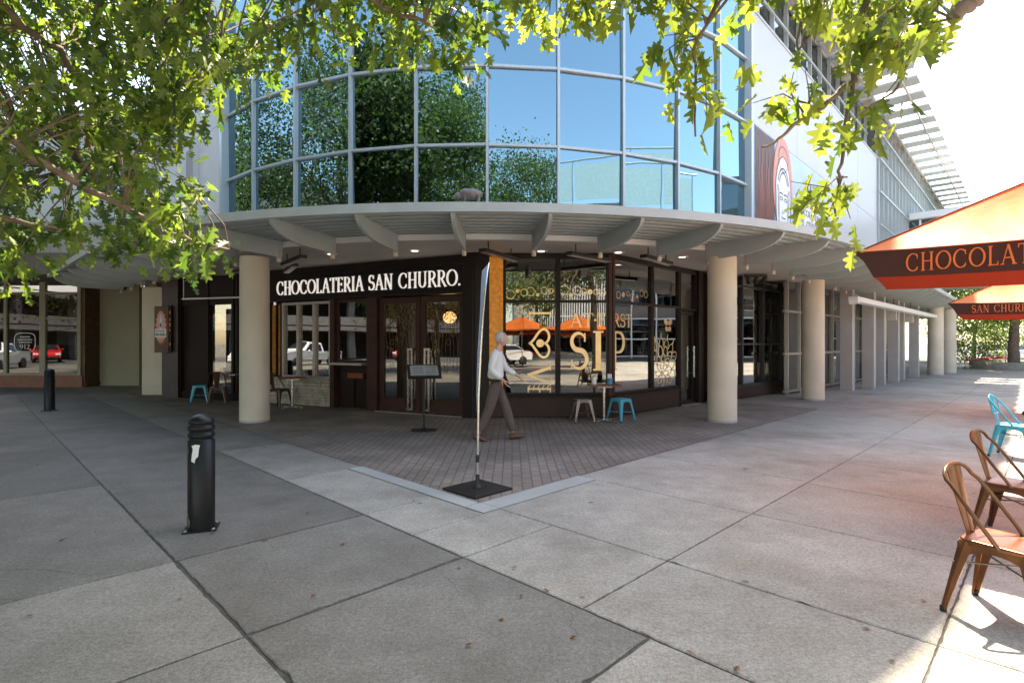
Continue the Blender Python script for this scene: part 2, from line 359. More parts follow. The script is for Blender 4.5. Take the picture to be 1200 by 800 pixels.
# ------------------------------------------------------------------ lettering: serif capitals drawn as strokes
TH, TN = .135, .05
def _arc(cx, cy, rx, ry, a0, a1, n=22, thick=TH, thin=TN):
    P = []; W = []
    for i in range(n+1):
        a = R(a0+(a1-a0)*i/n); P.append((cx+rx*math.cos(a), cy+ry*math.sin(a))); W.append(thin+(thick-thin)*abs(math.cos(a))**1.3)
    return P, W
def _l(x0, y0, x1, y1, w): return [(x0, y0), (x1, y1)], [w, w]
def _v(x, y0=0, y1=1, w=TH, s0=1, s1=1):
    r = [_l(x, y0, x, y1, w)]
    if s0: r.append(_l(x-.14, y0+.02, x+.14, y0+.02, .04))
    if s1: r.append(_l(x-.14, y1-.02, x+.14, y1-.02, .04))
    return r
def glyph(ch):
    T, N = TH, TN
    if ch == 'C': return [_arc(.5, .5, .42, .47, 48, 312), _l(.79, .68, .79, .93, N), _l(.79, .1, .79, .26, N)], .9
    if ch == 'O': return [_arc(.5, .5, .44, .47, 0, 360, 36)], 1.0
    if ch == 'H': return _v(.18)+_v(.74)+[_l(.18, .52, .74, .52, N)], .92
    if ch == 'L': return _v(.18)+[_l(.18, .03, .62, .03, N), _l(.62, .0, .62, .2, N)], .68
    if ch == 'A': return [_l(.1, .0, .43, 1, N*1.1), _l(.43, 1, .78, 0, T), _l(.22, .34, .66, .34, N), _l(-.02, .02, .22, .02, .04), _l(.64, .02, .92, .02, .04)], .88
    if ch == 'T': return _v(.38, s1=0)+[_l(.02, .97, .74, .97, N), _l(.03, .8, .03, 1, N), _l(.73, .8, .73, 1, N)], .76
    if ch == 'E': return _v(.18)+[_l(.18, .97, .6, .97, N), _l(.18, .52, .52, .52, N), _l(.18, .03, .63, .03, N), _l(.6, .82, .6, 1, N), _l(.63, 0, .63, .19, N), _l(.52, .43, .52, .61, N)], .7
    if ch == 'F': return _v(.18)+[_l(.18, .97, .6, .97, N), _l(.18, .52, .52, .52, N), _l(.6, .82, .6, 1, N), _l(.52, .43, .52, .61, N)], .64
    if ch == 'R': return _v(.18)+[_l(.18, .97, .42, .97, N), _l(.18, .5, .42, .5, N), _arc(.4, .735, .25, .235, 90, -90, 14), _l(.4, .5, .78, .0, T*.9), _l(.72, .02, .9, .02, .04)], .84
    if ch == 'P': return _v(.18)+[_l(.18, .97, .42, .97, N), _l(.18, .46, .42, .46, N), _arc(.4, .715, .27, .255, 90, -90, 14)], .74
    if ch == 'I': return _v(.2), .4
    if ch == 'N': return _v(.16, w=N*1.2)+[_l(.16, 1, .74, 0, T)]+_v(.76, w=N*1.2, s0=0), .94
    if ch == 'U': return _v(.18, .3, 1, s0=0)+_v(.74, .3, 1, w=N*1.3, s0=0)+[_arc(.46, .32, .28, .3, 180, 360, 16)], .92
    if ch == 'V': return [_l(.08, 1, .44, 0, T), _l(.44, 0, .8, 1, N*1.2), _l(-.04, .98, .22, .98, .04), _l(.68, .98, .92, .98, .04)], .88
    if ch == 'S':
        P = []; W = []
        for i in range(15): a = R(35+(270-35)*i/14); P.append((.32+.235*math.cos(a), .745+.225*math.sin(a)))
        for i in range(1, 16): a = R(90-(90+150)*i/15); P.append((.33+.27*math.cos(a), .275+.245*math.sin(a)))
        n = len(P); W = [N+(T-N)*max(0, math.sin(math.pi*i/(n-1)))**1.2 for i in range(n)]
        return [(P, W), _l(.53, .74, .53, .97, N), _l(.08, .02, .08, .26, N)], .66
    if ch == '9': return [_arc(.34, .68, .26, .28, 0, 360, 24), ([(.6, .68), (.56, .35), (.4, .1), (.2, 0)], [T, T*.8, N*1.4, N])], .72
    if ch == '1': return _v(.25)+[_l(.25, .97, .08, .84, N)], .45
    if ch == '2': return [_arc(.32, .74, .24, .24, 160, -20, 16), ([(.55, .66), (.35, .32), (.1, .04)], [T, T*.8, N]), _l(.08, .04, .62, .04, TN*1.6)], .7
    if ch == '.': return [_l(.1, 0, .1, .12, .12)], .25
    if ch == '·': return [_l(.12, .42, .12, .56, .14)], .28
    return [], .5
def text_width(t, sp=.06): return sum(glyph(c)[1]+sp for c in t)-sp
def text(mb, t, o, xd, up, h, depth=.02, sp=.06, stretch=1.0, weight=1.0):
    """lettering standing out of a surface: o = left end of the base line, xd = reading direction, up = letter height direction"""
    o, xd, up = Vector(o), Vector(xd).normalized(), Vector(up).normalized(); n = xd.cross(up)
    x = 0; k = 0
    for c in t:
        st, wd = glyph(c)
        for P, W in st:
            k += 1; d = depth+(k % 7)*depth*.012
            m = len(P); L = []; Rr = []
            for i in range(m):
                a = Vector(P[min(i+1, m-1)])-Vector(P[max(i-1, 0)]); a.normalize(); q = Vector((-a.y, a.x)); p = Vector(P[i]); hw = W[i]/2*weight
                L.append(p+q*hw); Rr.append(p-q*hw)
            def w3(p, dd): return o+xd*(x+p.x)*h*stretch+up*p.y*h+n*dd
            vs = [w3(p, d) for p in L]+[w3(p, d) for p in Rr]+[w3(p, 0) for p in L]+[w3(p, 0) for p in Rr]
            fs = []
            for i in range(m-1):
                fs += [(i, i+1, m+i+1, m+i), (i, 2*m+i, 2*m+i+1, i+1), (m+i, m+i+1, 3*m+i+1, 3*m+i)]
            fs += [(0, m, 3*m, 2*m), (m-1, 3*m-1, 4*m-1, 2*m-1)]
            mb.add(vs, fs)
        x += wd+sp
    return x*h*stretch
def ribbon(mb, P, w, n, depth=.004, closed=False):
    """flat band of width w along 3-D points P lying in a plane with normal n"""
    P = [Vector(p) for p in P]; n = Vector(n).normalized(); m = len(P); L = []; Q = []
    for i in range(m):
        a = (P[(i+1) % m]-P[i-1]) if closed else P[min(i+1, m-1)]-P[max(i-1, 0)]
        q = n.cross(a).normalized(); ww = w[i] if isinstance(w, list) else w
        L.append(P[i]+q*ww/2+n*depth); Q.append(P[i]-q*ww/2+n*depth)
    fs = [(i, (i+1) % m, m+(i+1) % m, m+i) for i in range(m if closed else m-1)]
    mb.add(L+Q, fs); return mb
def disc(mb, c, xd, up, rx, ry, depth=.004, n=24):
    c, xd, up = Vector(c), Vector(xd), Vector(up); nn = xd.cross(up).normalized()
    mb.add([c+xd*rx*math.cos(2*math.pi*k/n)+up*ry*math.sin(2*math.pi*k/n)+nn*depth for k in range(n)], [tuple(range(n))]); return mb

# ------------------------------------------------------------------ the ground: base sheet, slabs with real joints, bricks, edging, road
g = MB(); g.add([(-400, -400, -.05), (400, -400, -.05), (400, 400, -.05), (-400, 400, -.05)], [(0, 1, 2, 3)])
structure('ground', g, 'ground_dirt')
g = MB(); g.add([(-22, -13, -.012), (60, -13, -.012), (60, 60, -.012), (-22, 60, -.012)], [(0, 1, 2, 3)])
structure('joint_bed', g, 'joint_grit')
sl = MB(); tones = []
jr = random.Random(21)
def slab(u0, u1, v0, v1, tone, gap=.004, rough=None):
    """a slab with an arris; near the eye its edges are chipped a little"""
    if u1-u0 < .05 or v1-v0 < .05: return
    c = uv((u0+u1)/2, (v0+v1)/2)
    if -6 < c.x < 6 and 0 < c.y < 8.5:
        j = rough or .0022; P = []; a0, a1, b0, b1 = u0+gap, u1-gap, v0+gap, v1-gap
        for (p, q) in (((a0, b0), (a1, b0)), ((a1, b0), (a1, b1)), ((a1, b1), (a0, b1)), ((a0, b1), (a0, b0))):
            L = max(abs(q[0]-p[0]), abs(q[1]-p[1])); k = max(2, int(L/.06))
            for i in range(k):
                f = i/k; x, y = p[0]+(q[0]-p[0])*f, p[1]+(q[1]-p[1])*f; d = jr.random()*j*2+(jr.random() > .93)*j*5*jr.random()
                nx, ny = (0, 1) if p[1] == q[1] == b0 else (-1, 0) if p[0] == q[0] == a1 else (0, -1) if p[1] == q[1] == b1 else (1, 0)
                P.append((x+nx*d, y+ny*d))
        m_ = len(P); cu, cv = (a0+a1)/2, (b0+b1)/2
        def ins(p, w): return (p[0]+math.copysign(min(w, abs(cu-p[0])), cu-p[0]), p[1]+math.copysign(min(w, abs(cv-p[1])), cv-p[1]))
        I = [(min(max(x, a0+.012), a1-.012), min(max(y, b0+.012), b1-.012)) for x, y in P]
        vs = [uv(x, y, 0) for x, y in I]+[uv(x, y, -.006) for x, y in P]+[uv(x, y, -.05) for x, y in P]
        sl.add(vs, [tuple(range(m_))]+[(k, m_+k, m_+(k+1) % m_, (k+1) % m_) for k in range(m_)]+[(m_+k, 2*m_+k, 2*m_+(k+1) % m_, m_+(k+1) % m_) for k in range(m_)])
        tones.extend([tone]*(2*m_+1)); return
    bv = .012; n = len(sl.v)
    q = [(u0+gap, v0+gap), (u1-gap, v0+gap), (u1-gap, v1-gap), (u0+gap, v1-gap)]
    qi = [(u0+gap+bv, v0+gap+bv), (u1-gap-bv, v0+gap+bv), (u1-gap-bv, v1-gap-bv), (u0+gap+bv, v1-gap-bv)]
    vs = [uv(a, b, 0) for a, b in qi]+[uv(a, b, -.007) for a, b in q]+[uv(a, b, -.05) for a, b in q]
    sl.add(vs, [(0, 1, 2, 3)]+[(k, 4+k, 4+(k+1) % 4, (k+1) % 4) for k in range(4)]+[(4+k, 8+k, 8+(k+1) % 4, 4+(k+1) % 4) for k in range(4)])
    tones.extend([tone]*9)
BU, BV = 3.62, 4.08                       # the bricks lie in u > BU and v > BV
def rt(): return .93+rng.random()*.12
ul = [-22.5, -21, -19.4, -17.9, -16.4, -14.9, -13.3, -11.8, -10.2, -8.7, -7.1, -5.6, -4.0, -2.0, -.47, 1.08, 2.63]
vl = [-21, -19.4, -18, -16.5, -15, -13.5, -12, -10.5, -9, -7.6, -6.1, -4.6, -3.1, -1.55, 0.02, 1.57, 3.14, 4.58]
for i in range(len(ul)-1):
    for j in range(len(vl)-1):
        t = rt(); gp = .006
        rg = None
        if i == 15 and j == 16: t = .63; gp = .013; rg = .006          # the worn grey slab
        if i == 15 and j == 15: t = .65; gp = .008; rg = .004
        if i == 15 and j <= 14: t = 1.1
        if i <= 14 and j >= 15: t = .86+.06*(j == 16)
        slab(ul[i], ul[i+1], vl[j], vl[j+1], t, gp, rg)
# left of the bricks: dirtier slabs, tree shade also put into their dark tones
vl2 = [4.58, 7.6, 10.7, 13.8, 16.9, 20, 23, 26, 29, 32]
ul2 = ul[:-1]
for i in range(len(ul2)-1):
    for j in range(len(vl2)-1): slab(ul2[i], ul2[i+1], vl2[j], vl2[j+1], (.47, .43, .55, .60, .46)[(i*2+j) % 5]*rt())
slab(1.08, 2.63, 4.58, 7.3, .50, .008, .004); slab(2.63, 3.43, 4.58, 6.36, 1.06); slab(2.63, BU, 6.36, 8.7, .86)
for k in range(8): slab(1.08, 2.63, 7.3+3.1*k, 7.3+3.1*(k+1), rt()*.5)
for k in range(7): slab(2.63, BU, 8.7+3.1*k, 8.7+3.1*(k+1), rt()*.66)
# in front of and right of the bricks
slab(2.63, 3.64, 3.14, 4.58 if False else 3.81, 1.16); slab(2.63, 3.43, 3.81, 4.58, 1.12); slab(2.63, 3.64, 2.03, 3.14, 1.15)
ur = [3.64, 5.2, 6.85, 8.5, 10.1, 11.7]
for i in range(len(ur)-1):
    slab(ur[i], ur[i+1], 2.03, 3.81 if i == 0 else BV, 1.14-.03*i)
u = 11.7
while u < 48: slab(u, u+3.1, 2.03, BV, rt()); u += 3.1
u = 2.63; k = 0
vr = [2.03, .45, -1.1, -2.65, -4.2, -5.75, -7.3, -8.9, -10.4, -12, -15, -18, -21]
uu = [2.63, 3.64, 5.2, 6.75, 8.3]+[8.3+2.4*i for i in range(1, 18)]
for i in range(len(uu)-1):
    for j in range(len(vr)-1): slab(uu[i], uu[i+1], vr[j+1], vr[j], (1.1 if uu[i] < 5 else 1.03)*(.97+rng.random()*.07))
# under the canopy of the right street, past the bricks
for i in range(12): 
    for j in range(2): slab(14.5+3*i, 17.5+3*i, BV+j*2.2, BV+(j+1)*2.2, rt()*.97)
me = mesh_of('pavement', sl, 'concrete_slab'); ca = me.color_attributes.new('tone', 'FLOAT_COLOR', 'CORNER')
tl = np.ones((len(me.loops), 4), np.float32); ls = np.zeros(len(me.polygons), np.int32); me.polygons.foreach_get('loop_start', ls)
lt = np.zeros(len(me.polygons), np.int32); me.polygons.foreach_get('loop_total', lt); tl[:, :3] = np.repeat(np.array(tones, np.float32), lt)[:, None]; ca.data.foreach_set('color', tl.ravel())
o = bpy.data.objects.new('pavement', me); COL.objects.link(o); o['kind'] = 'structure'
g = MB()
def crack(pts, w=.004):
    P = [ground(*p) for p in pts]; Q = []
    for i in range(len(P)-1):
        for k in range(7): q = P[i].lerp(P[i+1], k/7); Q.append(q+Vector((jr.gauss(0, .009), jr.gauss(0, .009), 0)))
    ribbon(g, Q, [w*(.4+jr.random()) for _ in Q], (0, 0, 1), .0016)
crack([(0, 668), (50, 667), (95, 673), (125, 672)]); crack([(313, 655), (308, 675), (296, 690)], .003); crack([(655, 712), (672, 720), (668, 735), (690, 748)], .004); crack([(540, 694), (520, 672)], .003)
structure('pavement_crack', g, 'joint_grit')
g = MB(); q = [uv(BU, BV), uv(14.5, BV), uv(14.5, 9), uv(14.5, 26), uv(BU, 26)]
g.add([(p.x, p.y, .001) for p in q], [tuple(range(len(q)))]); structure('brick_paving', g, 'brick_paver')
g = MB()
def kerbbox(u0, u1, v0, v1, gap=.004):
    q = [uv(u0+gap, v0+gap), uv(u1-gap, v0+gap), uv(u1-gap, v1-gap), uv(u0+gap, v1-gap)]; g.prism([(p.x, p.y) for p in q], -.04, .004)
kerbbox(3.43, 3.64, 3.81, BV-.005)
kerbbox(3.64, 5.2, 3.81, BV-.005); kerbbox(3.43, BU-.003, BV-.002, 5.3); kerbbox(3.43, BU-.003, 5.3, 6.36)
structure('paving_edge', g, 'kerb_concrete')
g = MB(); g.add([(-60, -60, -.03), (60, -60, -.03), (60, -13.01, -.03), (-60, -13.01, -.03)], [(0, 1, 2, 3)])
g.add([(-60, -13.0, -.03), (-22.01, -13.0, -.03), (-22.01, 60, -.03), (-60, 60, -.03)], [(0, 1, 2, 3)]); structure('road', g, 'asphalt')
# ------------------------------------------------------------------ the corner building (upper storeys)
CX, CY, RG = -.7, 19.6, 8.91
TH0, DTH = R(-43.7), R(9.018)
TR, TL = R(46.5), R(-43.7)
def arc(th, r, z=0): return Vector((CX+r*math.sin(th), CY-r*math.cos(th), z))
nR, tR = Vector((math.sin(TR), -math.cos(TR), 0)), Vector((math.cos(TR), math.sin(TR), 0))
nL, tL = Vector((math.sin(TL), -math.cos(TL), 0)), Vector((-math.cos(TL), -math.sin(TL), 0))
PR, PL = arc(TR, RG), arc(TL, RG)
def right(s, r=RG, z=0): return Vector((CX, CY, z))+nR*r+tR*s      # along the right street: s metres past the curve, r from the curve's centre line
def left(s, r=RG, z=0): return Vector((CX, CY, z))+nL*r+tL*s
def path(s, r, z=0):
    """s = arc metres on the glass radius from the left end of the curve; runs into both straights"""
    tot = RG*(TR-TL)
    if s < 0: return left(-s, r, z)
    if s > tot: return right(s-tot, r, z)
    return arc(TL+s/RG, r, z)
ARC = RG*(TR-TL)
def strip(mb, s0, s1, r0, r1, z0, z1, step=.5):
    """solid swept along the building line between radii r0..r1 and heights z0..z1"""
    ss = [s0]
    n = max(1, int((s1-s0)/step))
    ss = sorted(set([round(s0+(s1-s0)*i/n, 4) for i in range(n+1)]+[x for x in (0, ARC) if s0 < x < s1]))
    vs = []
    for s in ss: vs += [path(s, r0, z0), path(s, r1, z0), path(s, r1, z1), path(s, r0, z1)]
    m = len(ss); fs = [(i*4+k, i*4+(k+1) % 4, i*4+4+(k+1) % 4, i*4+4+k) for i in range(m-1) for k in range(4)]
    mb.add(vs, fs+[(0, 1, 2, 3), (4*m-4, 4*m-1, 4*m-2, 4*m-3)]); return mb

B = thing('corner_building', 'pale building with a curved mirror glass front above the chocolate shop', 'building', (CX, CY, 0))
ROWS = [3.92, 5.46, 7.0, 8.55, 10.1, 12.1]
gl = []
for j in range(5):
    for k in range(10):
        a0, a1 = TH0+DTH*k, TH0+DTH*(k+1); p0, p1 = arc(a0, RG), arc(a1, RG)
        m = MB(); d = (p1-p0).normalized(); n = Vector((d.y, -d.x, 0)); p0 = p0+d*.03; p1 = p1-d*.03
        tilt = rng.normal(0, .008, 2)
        z0, z1 = ROWS[j]+.03, ROWS[j+1]-.03
        q = [p0+Vector((0, 0, z0)), p1+Vector((0, 0, z0)), p1+Vector((0, 0, z1)), p0+Vector((0, 0, z1))]
        q = [q[i]+n*([-1, 1, 1, -1][i]*tilt[0]+[-1, -1, 1, 1][i]*tilt[1]) for i in range(4)]
        m.extr(q, -n*.02); obj('window_pane', m, 'tower_glass', B, True)
m = MB()
for k in range(11):
    a = TH0+DTH*k; p = arc(a, RG+.02)
    m.box((p.x, p.y, (ROWS[0]+12.3)/2), (.052, .11, 12.3-ROWS[0]), a)
for z in ROWS:
    for k in range(10):
        a0, a1 = TH0+DTH*k, TH0+DTH*(k+1); p0, p1 = arc(a0, RG+.02, z), arc(a1, RG+.02, z); d = (p1-p0).normalized()
        m.span(p0+d*.027, p1-d*.027, .09, .05)
obj('glazing_frame', m, 'mullion_paint', B, True)
# rooms behind the glass: floor plates, blinds and a back wall give the panes something dark to look into
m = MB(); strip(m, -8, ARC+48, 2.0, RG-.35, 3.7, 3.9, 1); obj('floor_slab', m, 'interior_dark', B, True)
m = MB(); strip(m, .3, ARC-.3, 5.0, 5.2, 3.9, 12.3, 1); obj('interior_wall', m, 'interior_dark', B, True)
m = MB(); strip(m, -9, ARC+48, .5, RG+.1, 12.32, 12.75, 1); obj('roof', m, 'white_panel', B, True)
m = MB(); strip(m, .0, ARC+3, RG-.3, RG+.02, 12.76, 14.2, .4); obj('shade_drum_wall', m, 'white_panel', B, True)  # unseen upper drum, added and sized to cast shade over the plaza
m = MB(); strip(m, .0, ARC+3, .5, RG+.75, 14.21, 14.55, .4); obj('shade_drum_roof', m, 'white_panel', B, True)  # its unseen eave, added to carry that shade further forward
m = MB(); strip(m, ARC-3.5, ARC+22, 5.5, RG+.75, 14.56, 16.5, .4); obj('sun_blocker', m, 'white_panel', B, True)  # unseen rooftop box added to keep the sun off the ground at right
# white panelled wall on the right street
m = MB(); SW = 15.85
rows = [3.85, 5.3, 7.15, 10.0]; cols = [.12, 4.1, 8.05, 12.0, SW]
for i in range(4):
    for j in range(3):
        a, b = right(cols[i]+.008, RG, 0), right(cols[i+1]-.008, RG, 0); z0, z1 = rows[j]+.008, rows[j+1]-.008
        m.extr([a+Vector((0, 0, z0)), b+Vector((0, 0, z0)), b+Vector((0, 0, z1)), a+Vector((0, 0, z1))], -nR*.06)
obj('white_cladding', m, 'wall_panel', B, True)
m = MB(); a, b = right(.1, RG-.065), right(SW, RG-.065); m.extr([a+Vector((0, 0, 3.7)), b+Vector((0, 0, 3.7)), b+Vector((0, 0, 9.99)), a+Vector((0, 0, 9.99))], -nR*.3)
obj('wall_core', m, 'pillar_grey', B, True)
m = MB(); m.extr([right(.1, RG+.02, 10.0), right(SW+.05, RG+.02, 10.0), right(SW+.05, RG-.4, 10.0), right(.1, RG-.4, 10.0)], (0, 0, .06)); obj('coping', m, 'grey_paint', B, True)
m = MB(); m.box(right(13.3, RG+.02, 4.75), (.5, .04, .22), math.atan2(tR.y, tR.x)); 
for k in range(4): m.box(right(13.3, RG+.05, 4.67+.055*k), (.46, .03, .02), math.atan2(tR.y, tR.x))
obj('wall_vent', m, 'black_metal', B, True)
# clerestory over the wall, then the tall side glazing further along
m = MB(); a, b = right(.1, RG-.5), right(SW, RG-.5); m.extr([a+Vector((0, 0, 10.06)), b+Vector((0, 0, 10.06)), b+Vector((0, 0, 12.3)), a+Vector((0, 0, 12.3))], -nR*.02)
obj('clerestory_glass', m, 'teal_glass', B, True)
m = MB(); a, b = right(SW+.1, RG-.1), right(46, RG-.1); m.extr([a+Vector((0, 0, 3.9)), b+Vector((0, 0, 3.9)), b+Vector((0, 0, 12.3)), a+Vector((0, 0, 12.3))], -nR*.02)
obj('side_glass', m, 'teal_glass', B, True)
m = MB(); rz = math.atan2(tR.y, tR.x)
for k in range(13): m.box(right(.7+1.25*k, RG-.42, 11.18), (.06, .12, 2.24), rz)
for z in (10.12, 11.2, 12.27): m.span(right(.1, RG-.36, z), right(SW, RG-.36, z), .05, .06)
k = 0
s = SW+.15
while s < 46: m.box(right(s, RG, 8.1), (.06, .16, 8.4), rz); s += 1.05
for z in (4.0, 5.5, 7.0, 8.5, 10.0, 11.2, 12.2): m.span(right(SW+.1, RG+.12, z), right(46, RG+.12, z), .05, .06)
obj('side_mullions', m, 'mullion_paint', B, True)
# sun louvres of the eave: broad blades standing out from the wall head
m = MB(); al = R(4)
s = -.6
while s < 46:
    c = right(s, RG+.75, 12.25); bx = tR*math.cos(al)+Vector((0, 0, math.sin(al)))
    h = bx*.52; up = nR.cross(bx)*.03
    a, b = right(s, RG-.3, 12.15), right(s, RG+1.85, 12.15)
    m.extr([a-h-up, a+h-up, a+h+up, a-h+up], b-a); s += 1.75
obj('sun_louvres', m, 'grey_paint', B, True)
m = MB()
s = .7
while s < 46:
    m.box(right(s, RG+.0, 11.9), (.05, .3, .3), rz); s += 1.2
m.span(right(.2, RG+.25, 11.97), right(46, RG+.25, 11.97), .06, .1); m.span(right(.2, RG+1.4, 11.92), right(46, RG+1.4, 11.92), .05, .08)
obj('louvre_bracket', m, 'beige_ribbed', B, True)
# left street wall
m = MB(); a, b = left(.12, RG), left(5.9, RG)
cols = [.12, 3.0, 5.9]
for i in range(2):
    for z0, z1 in ((3.85, 7.0), (7.0, 9.4), (9.4, 12.3)):
        a, b = left(cols[i]+.008, RG), left(cols[i+1]-.008, RG); m.extr([a+Vector((0, 0, z0+.008)), b+Vector((0, 0, z0+.008)), b+Vector((0, 0, z1-.008)), a+Vector((0, 0, z1-.008))], -nL*.3)
obj('white_cladding', m, 'white_wall', B, True)
m = MB(); rzl = math.atan2(tL.y, tL.x); m.box(left(3.1, RG+.06, 6.35), (1.9, .2, 1.5), rzl); obj('wall_box', m, 'white_wall', B, True)
m = MB(); m.box(left(2.35, RG+.165, 6.2), (.5, .02, 1.1), rzl); obj('window', m, 'pillar_grey', B, True)
m = MB(); m.box(left(.0, RG+.01, 8.1), (.16, .3, 8.4), rzl); m.box(right(.02, RG+.01, 8.1), (.14, .3, 8.4), rz); obj('corner_post', m, 'mullion_paint', B, True)
# solid back of the block (keeps the sun off the plaza)
m = MB(); m.prism([(-14, 30), (-6, 20.5), (5.5, 20.5), (30, 46), (14, 60), (-14, 60)], 0, 12.3); obj('rear_block', m, 'white_wall', B, True)
# wing that crosses the street far along
Wn = thing('overhead_wing', 'distant white roofed wing with teal windows crossing above the right street', 'building', right(24, RG))
m = MB(); m.extr([right(24, RG+.15, 8.5), right(24, RG+5.0, 8.5), right(29, RG+5.0, 8.5), right(29, RG+.15, 8.5)], (0, 0, .35)); obj('roof', m, 'white_panel', Wn, True)
m = MB(); m.extr([right(24.4, RG+.15, 5.0), right(24.4, RG+4.6, 5.0), right(28, RG+4.6, 5.0), right(28, RG+.15, 5.0)], (0, 0, 3.49)); obj('glazing', m, 'teal_glass', Wn, True)
m = MB()
for k in range(4): m.box(right(24.33, RG+.6+1.2*k, 6.75), (.1, .09, 3.47), rz)
m.extr([right(24.3, RG+.15, 4.7), right(24.3, RG+4.7, 4.7), right(28, RG+4.7, 4.7), right(28, RG+.15, 4.7)], (0, 0, .295)); obj('wing_frame', m, 'white_panel', Wn, True)

# ------------------------------------------------------------------ the street canopy on round columns
RL = 11.38
CP = thing('street_canopy', 'grey metal canopy with curved fins, on cream columns round the corner', 'canopy', (CX, CY-RL+2, 0))
S0, S1 = -7.4, ARC+25.5
m = MB(); strip(m, S0, S1, RG-.2, RL, 3.60, 3.66, .45); obj('roof_sheet', m, 'fin_paint', CP, True)
m = MB()
for i in range(7): strip(m, S0, S1, 9.72+.235*i, 9.80+.235*i, 3.575, 3.598, .5)     # ribs of the metal deck
obj('deck_ribs', m, 'fin_paint', CP, True)
m = MB(); strip(m, S0, S1, RL+.002, RL+.09, 3.55, 3.69, .45); obj('lip', m, 'grey_paint', CP, True)
m = MB(); strip(m, S0, ARC+6, 5.6, 9.55, 3.5, 3.56, .5); obj('soffit', m, 'soffit_paint', CP, True)
m = MB(); strip(m, ARC+6.002, S1, 8.0, 9.55, 3.5, 3.56, 1.0); obj('soffit', m, 'soffit_paint', CP, True)
m = MB(); strip(m, S0, S1, 9.553, 9.62, 3.48, 3.585, .5); obj('edge_beam', m, 'white_panel', CP, True)
def fin(s):
    m = MB(); c0 = path(s, 9.64); d = (path(s, RL)-c0).normalized(); t = Vector((-d.y, d.x, 0)); L = RL-9.64-.004
    pr = [(0, 3.58), (L, 3.58)]
    for i in range(11):
        a = i/10*math.pi/2; x = L-.62*(1-math.cos(a))if 0 else L-(L*.5)*(1-math.cos(a)); z = 3.56-.29*math.sin(a); pr.append((x, z))
    pr.append((0, 3.27))
    m.extr([c0+d*x+t*-.028+Vector((0, 0, z)) for x, z in pr], t*.056); return m
fs = []
th_fin = [R(-1.0+7.5*k) for k in range(-5, 7)]
for th in th_fin: fs.append((th-TL)*RG)
s = fs[-1]+1.35
while s < S1-.3: fs.append(s); s += 1.35
s = fs[0]-1.3
while s > S0+.3: fs.append(s); s -= 1.3
for s in fs:
    f = obj('fin', fin(s), 'fin_paint', CP, True)
    if s < ARC+8:
        m = MB(); c = path(s, 9.70); d = (path(s, 10)-path(s, 9)).normalized(); a = math.atan2(d.y, d.x)
        m.box((c.x, c.y, 3.36), (.06, .065, .24), a); m.cur = 1; m.lathe([(.04, 3.17), (.043, 3.19), (.043, 3.24)], (c.x, c.y, 0), 12)
        obj('post', m, ['pillar_grey', 'cream_column'], CP, True)
def column(p, r=.285, top=3.32):
    m = MB(); prof = [(r, -.03), (r, .02)]+[(r*(1-.02*i/8), .02+(top-.02)*i/8) for i in range(1, 9)]
    m.lathe(prof, (p.x, p.y, 0), 40); m.cur = 1; m.lathe([(r+.002, -.02), (r+.004, .03), (r+.001, .045)], (p.x, p.y, 0), 40); return obj('column', m, ['cream_column', 'pillar_grey'], CP, True)
for p in (Vector((4.27, 11.1, 0)), Vector((-5.23, 11.1, 0)), Vector((8.41, 15.25, 0)), Vector((20.9, 26.95, 0)), Vector((22.7, 28.4, 0))): column(p, .285 if p.y < 20 else .33)
m = MB(); m.box((-10.95, 16.9, 1.64), (.72, .42, 3.3), 0); obj('pillar', m, 'cream_column', CP, True)
m = MB(); m.box((-9.85, 15.95, 1.7), (.46, .46, 3.42), 0); obj('pillar', m, 'brown_pillar', CP, True)
# narrow rooms above the soffit are closed by a fascia back to the wall
m = MB(); strip(m, S0, S1, RG-.32, RG-.22, 3.56, 3.9, .6); obj('head_flashing', m, 'grey_paint', CP, True)

# ------------------------------------------------------------------ light fittings under the canopy
proto = None
def heater(s, r, ang):
    global proto
    c = path(s, r, 0)
    if proto is None:
        proto = thing('strip_heater', '', 'heater', (c.x, c.y, 3.28), ang, 'strip heaters under the soffit')
        m = MB(); m.box((0, 0, .02), (1.35, .16, .07), 0, .012); obj('casing', m, 'black_metal', proto)
        m = MB(); m.box((0, 0, -.02), (1.3, .11, .012), 0); obj('lamp_plate', m, 'window_silver', proto)
        for x in (-.45, .45):
            m = MB(); m.tube([(x, 0, .056), (x, 0, .222)], .012, 8); obj('hanger', m, 'black_metal', proto)
        return proto
    return dup(proto, (c.x, c.y, 3.28), ang)
def sth(d): return (R(d)-TL)*RG
for s, r, da, lab in ((sth(3), 8.95, 62, 'slim black strip heater beside the amber post'), (sth(14.5), 9.0, 45, 'slim black strip heater above the window mullions left of the right column'),
                      (sth(24), 9.1, 52, 'slim black strip heater nearest the left side of the right column'), (sth(37), 9.15, 60, 'slim black strip heater between the two right columns'),
                      (sth(-25), 9.1, 128, 'slim strip heater above the letters beside the left column'), (sth(-32), 8.3, 120, 'slim strip heater deepest behind the left column'),
                      (sth(-41), 8.8, 140, 'slim strip heater left of the left column over the turquoise stool')):
    heater(s, r, R(da))['label'] = lab
k = 0
dl = None
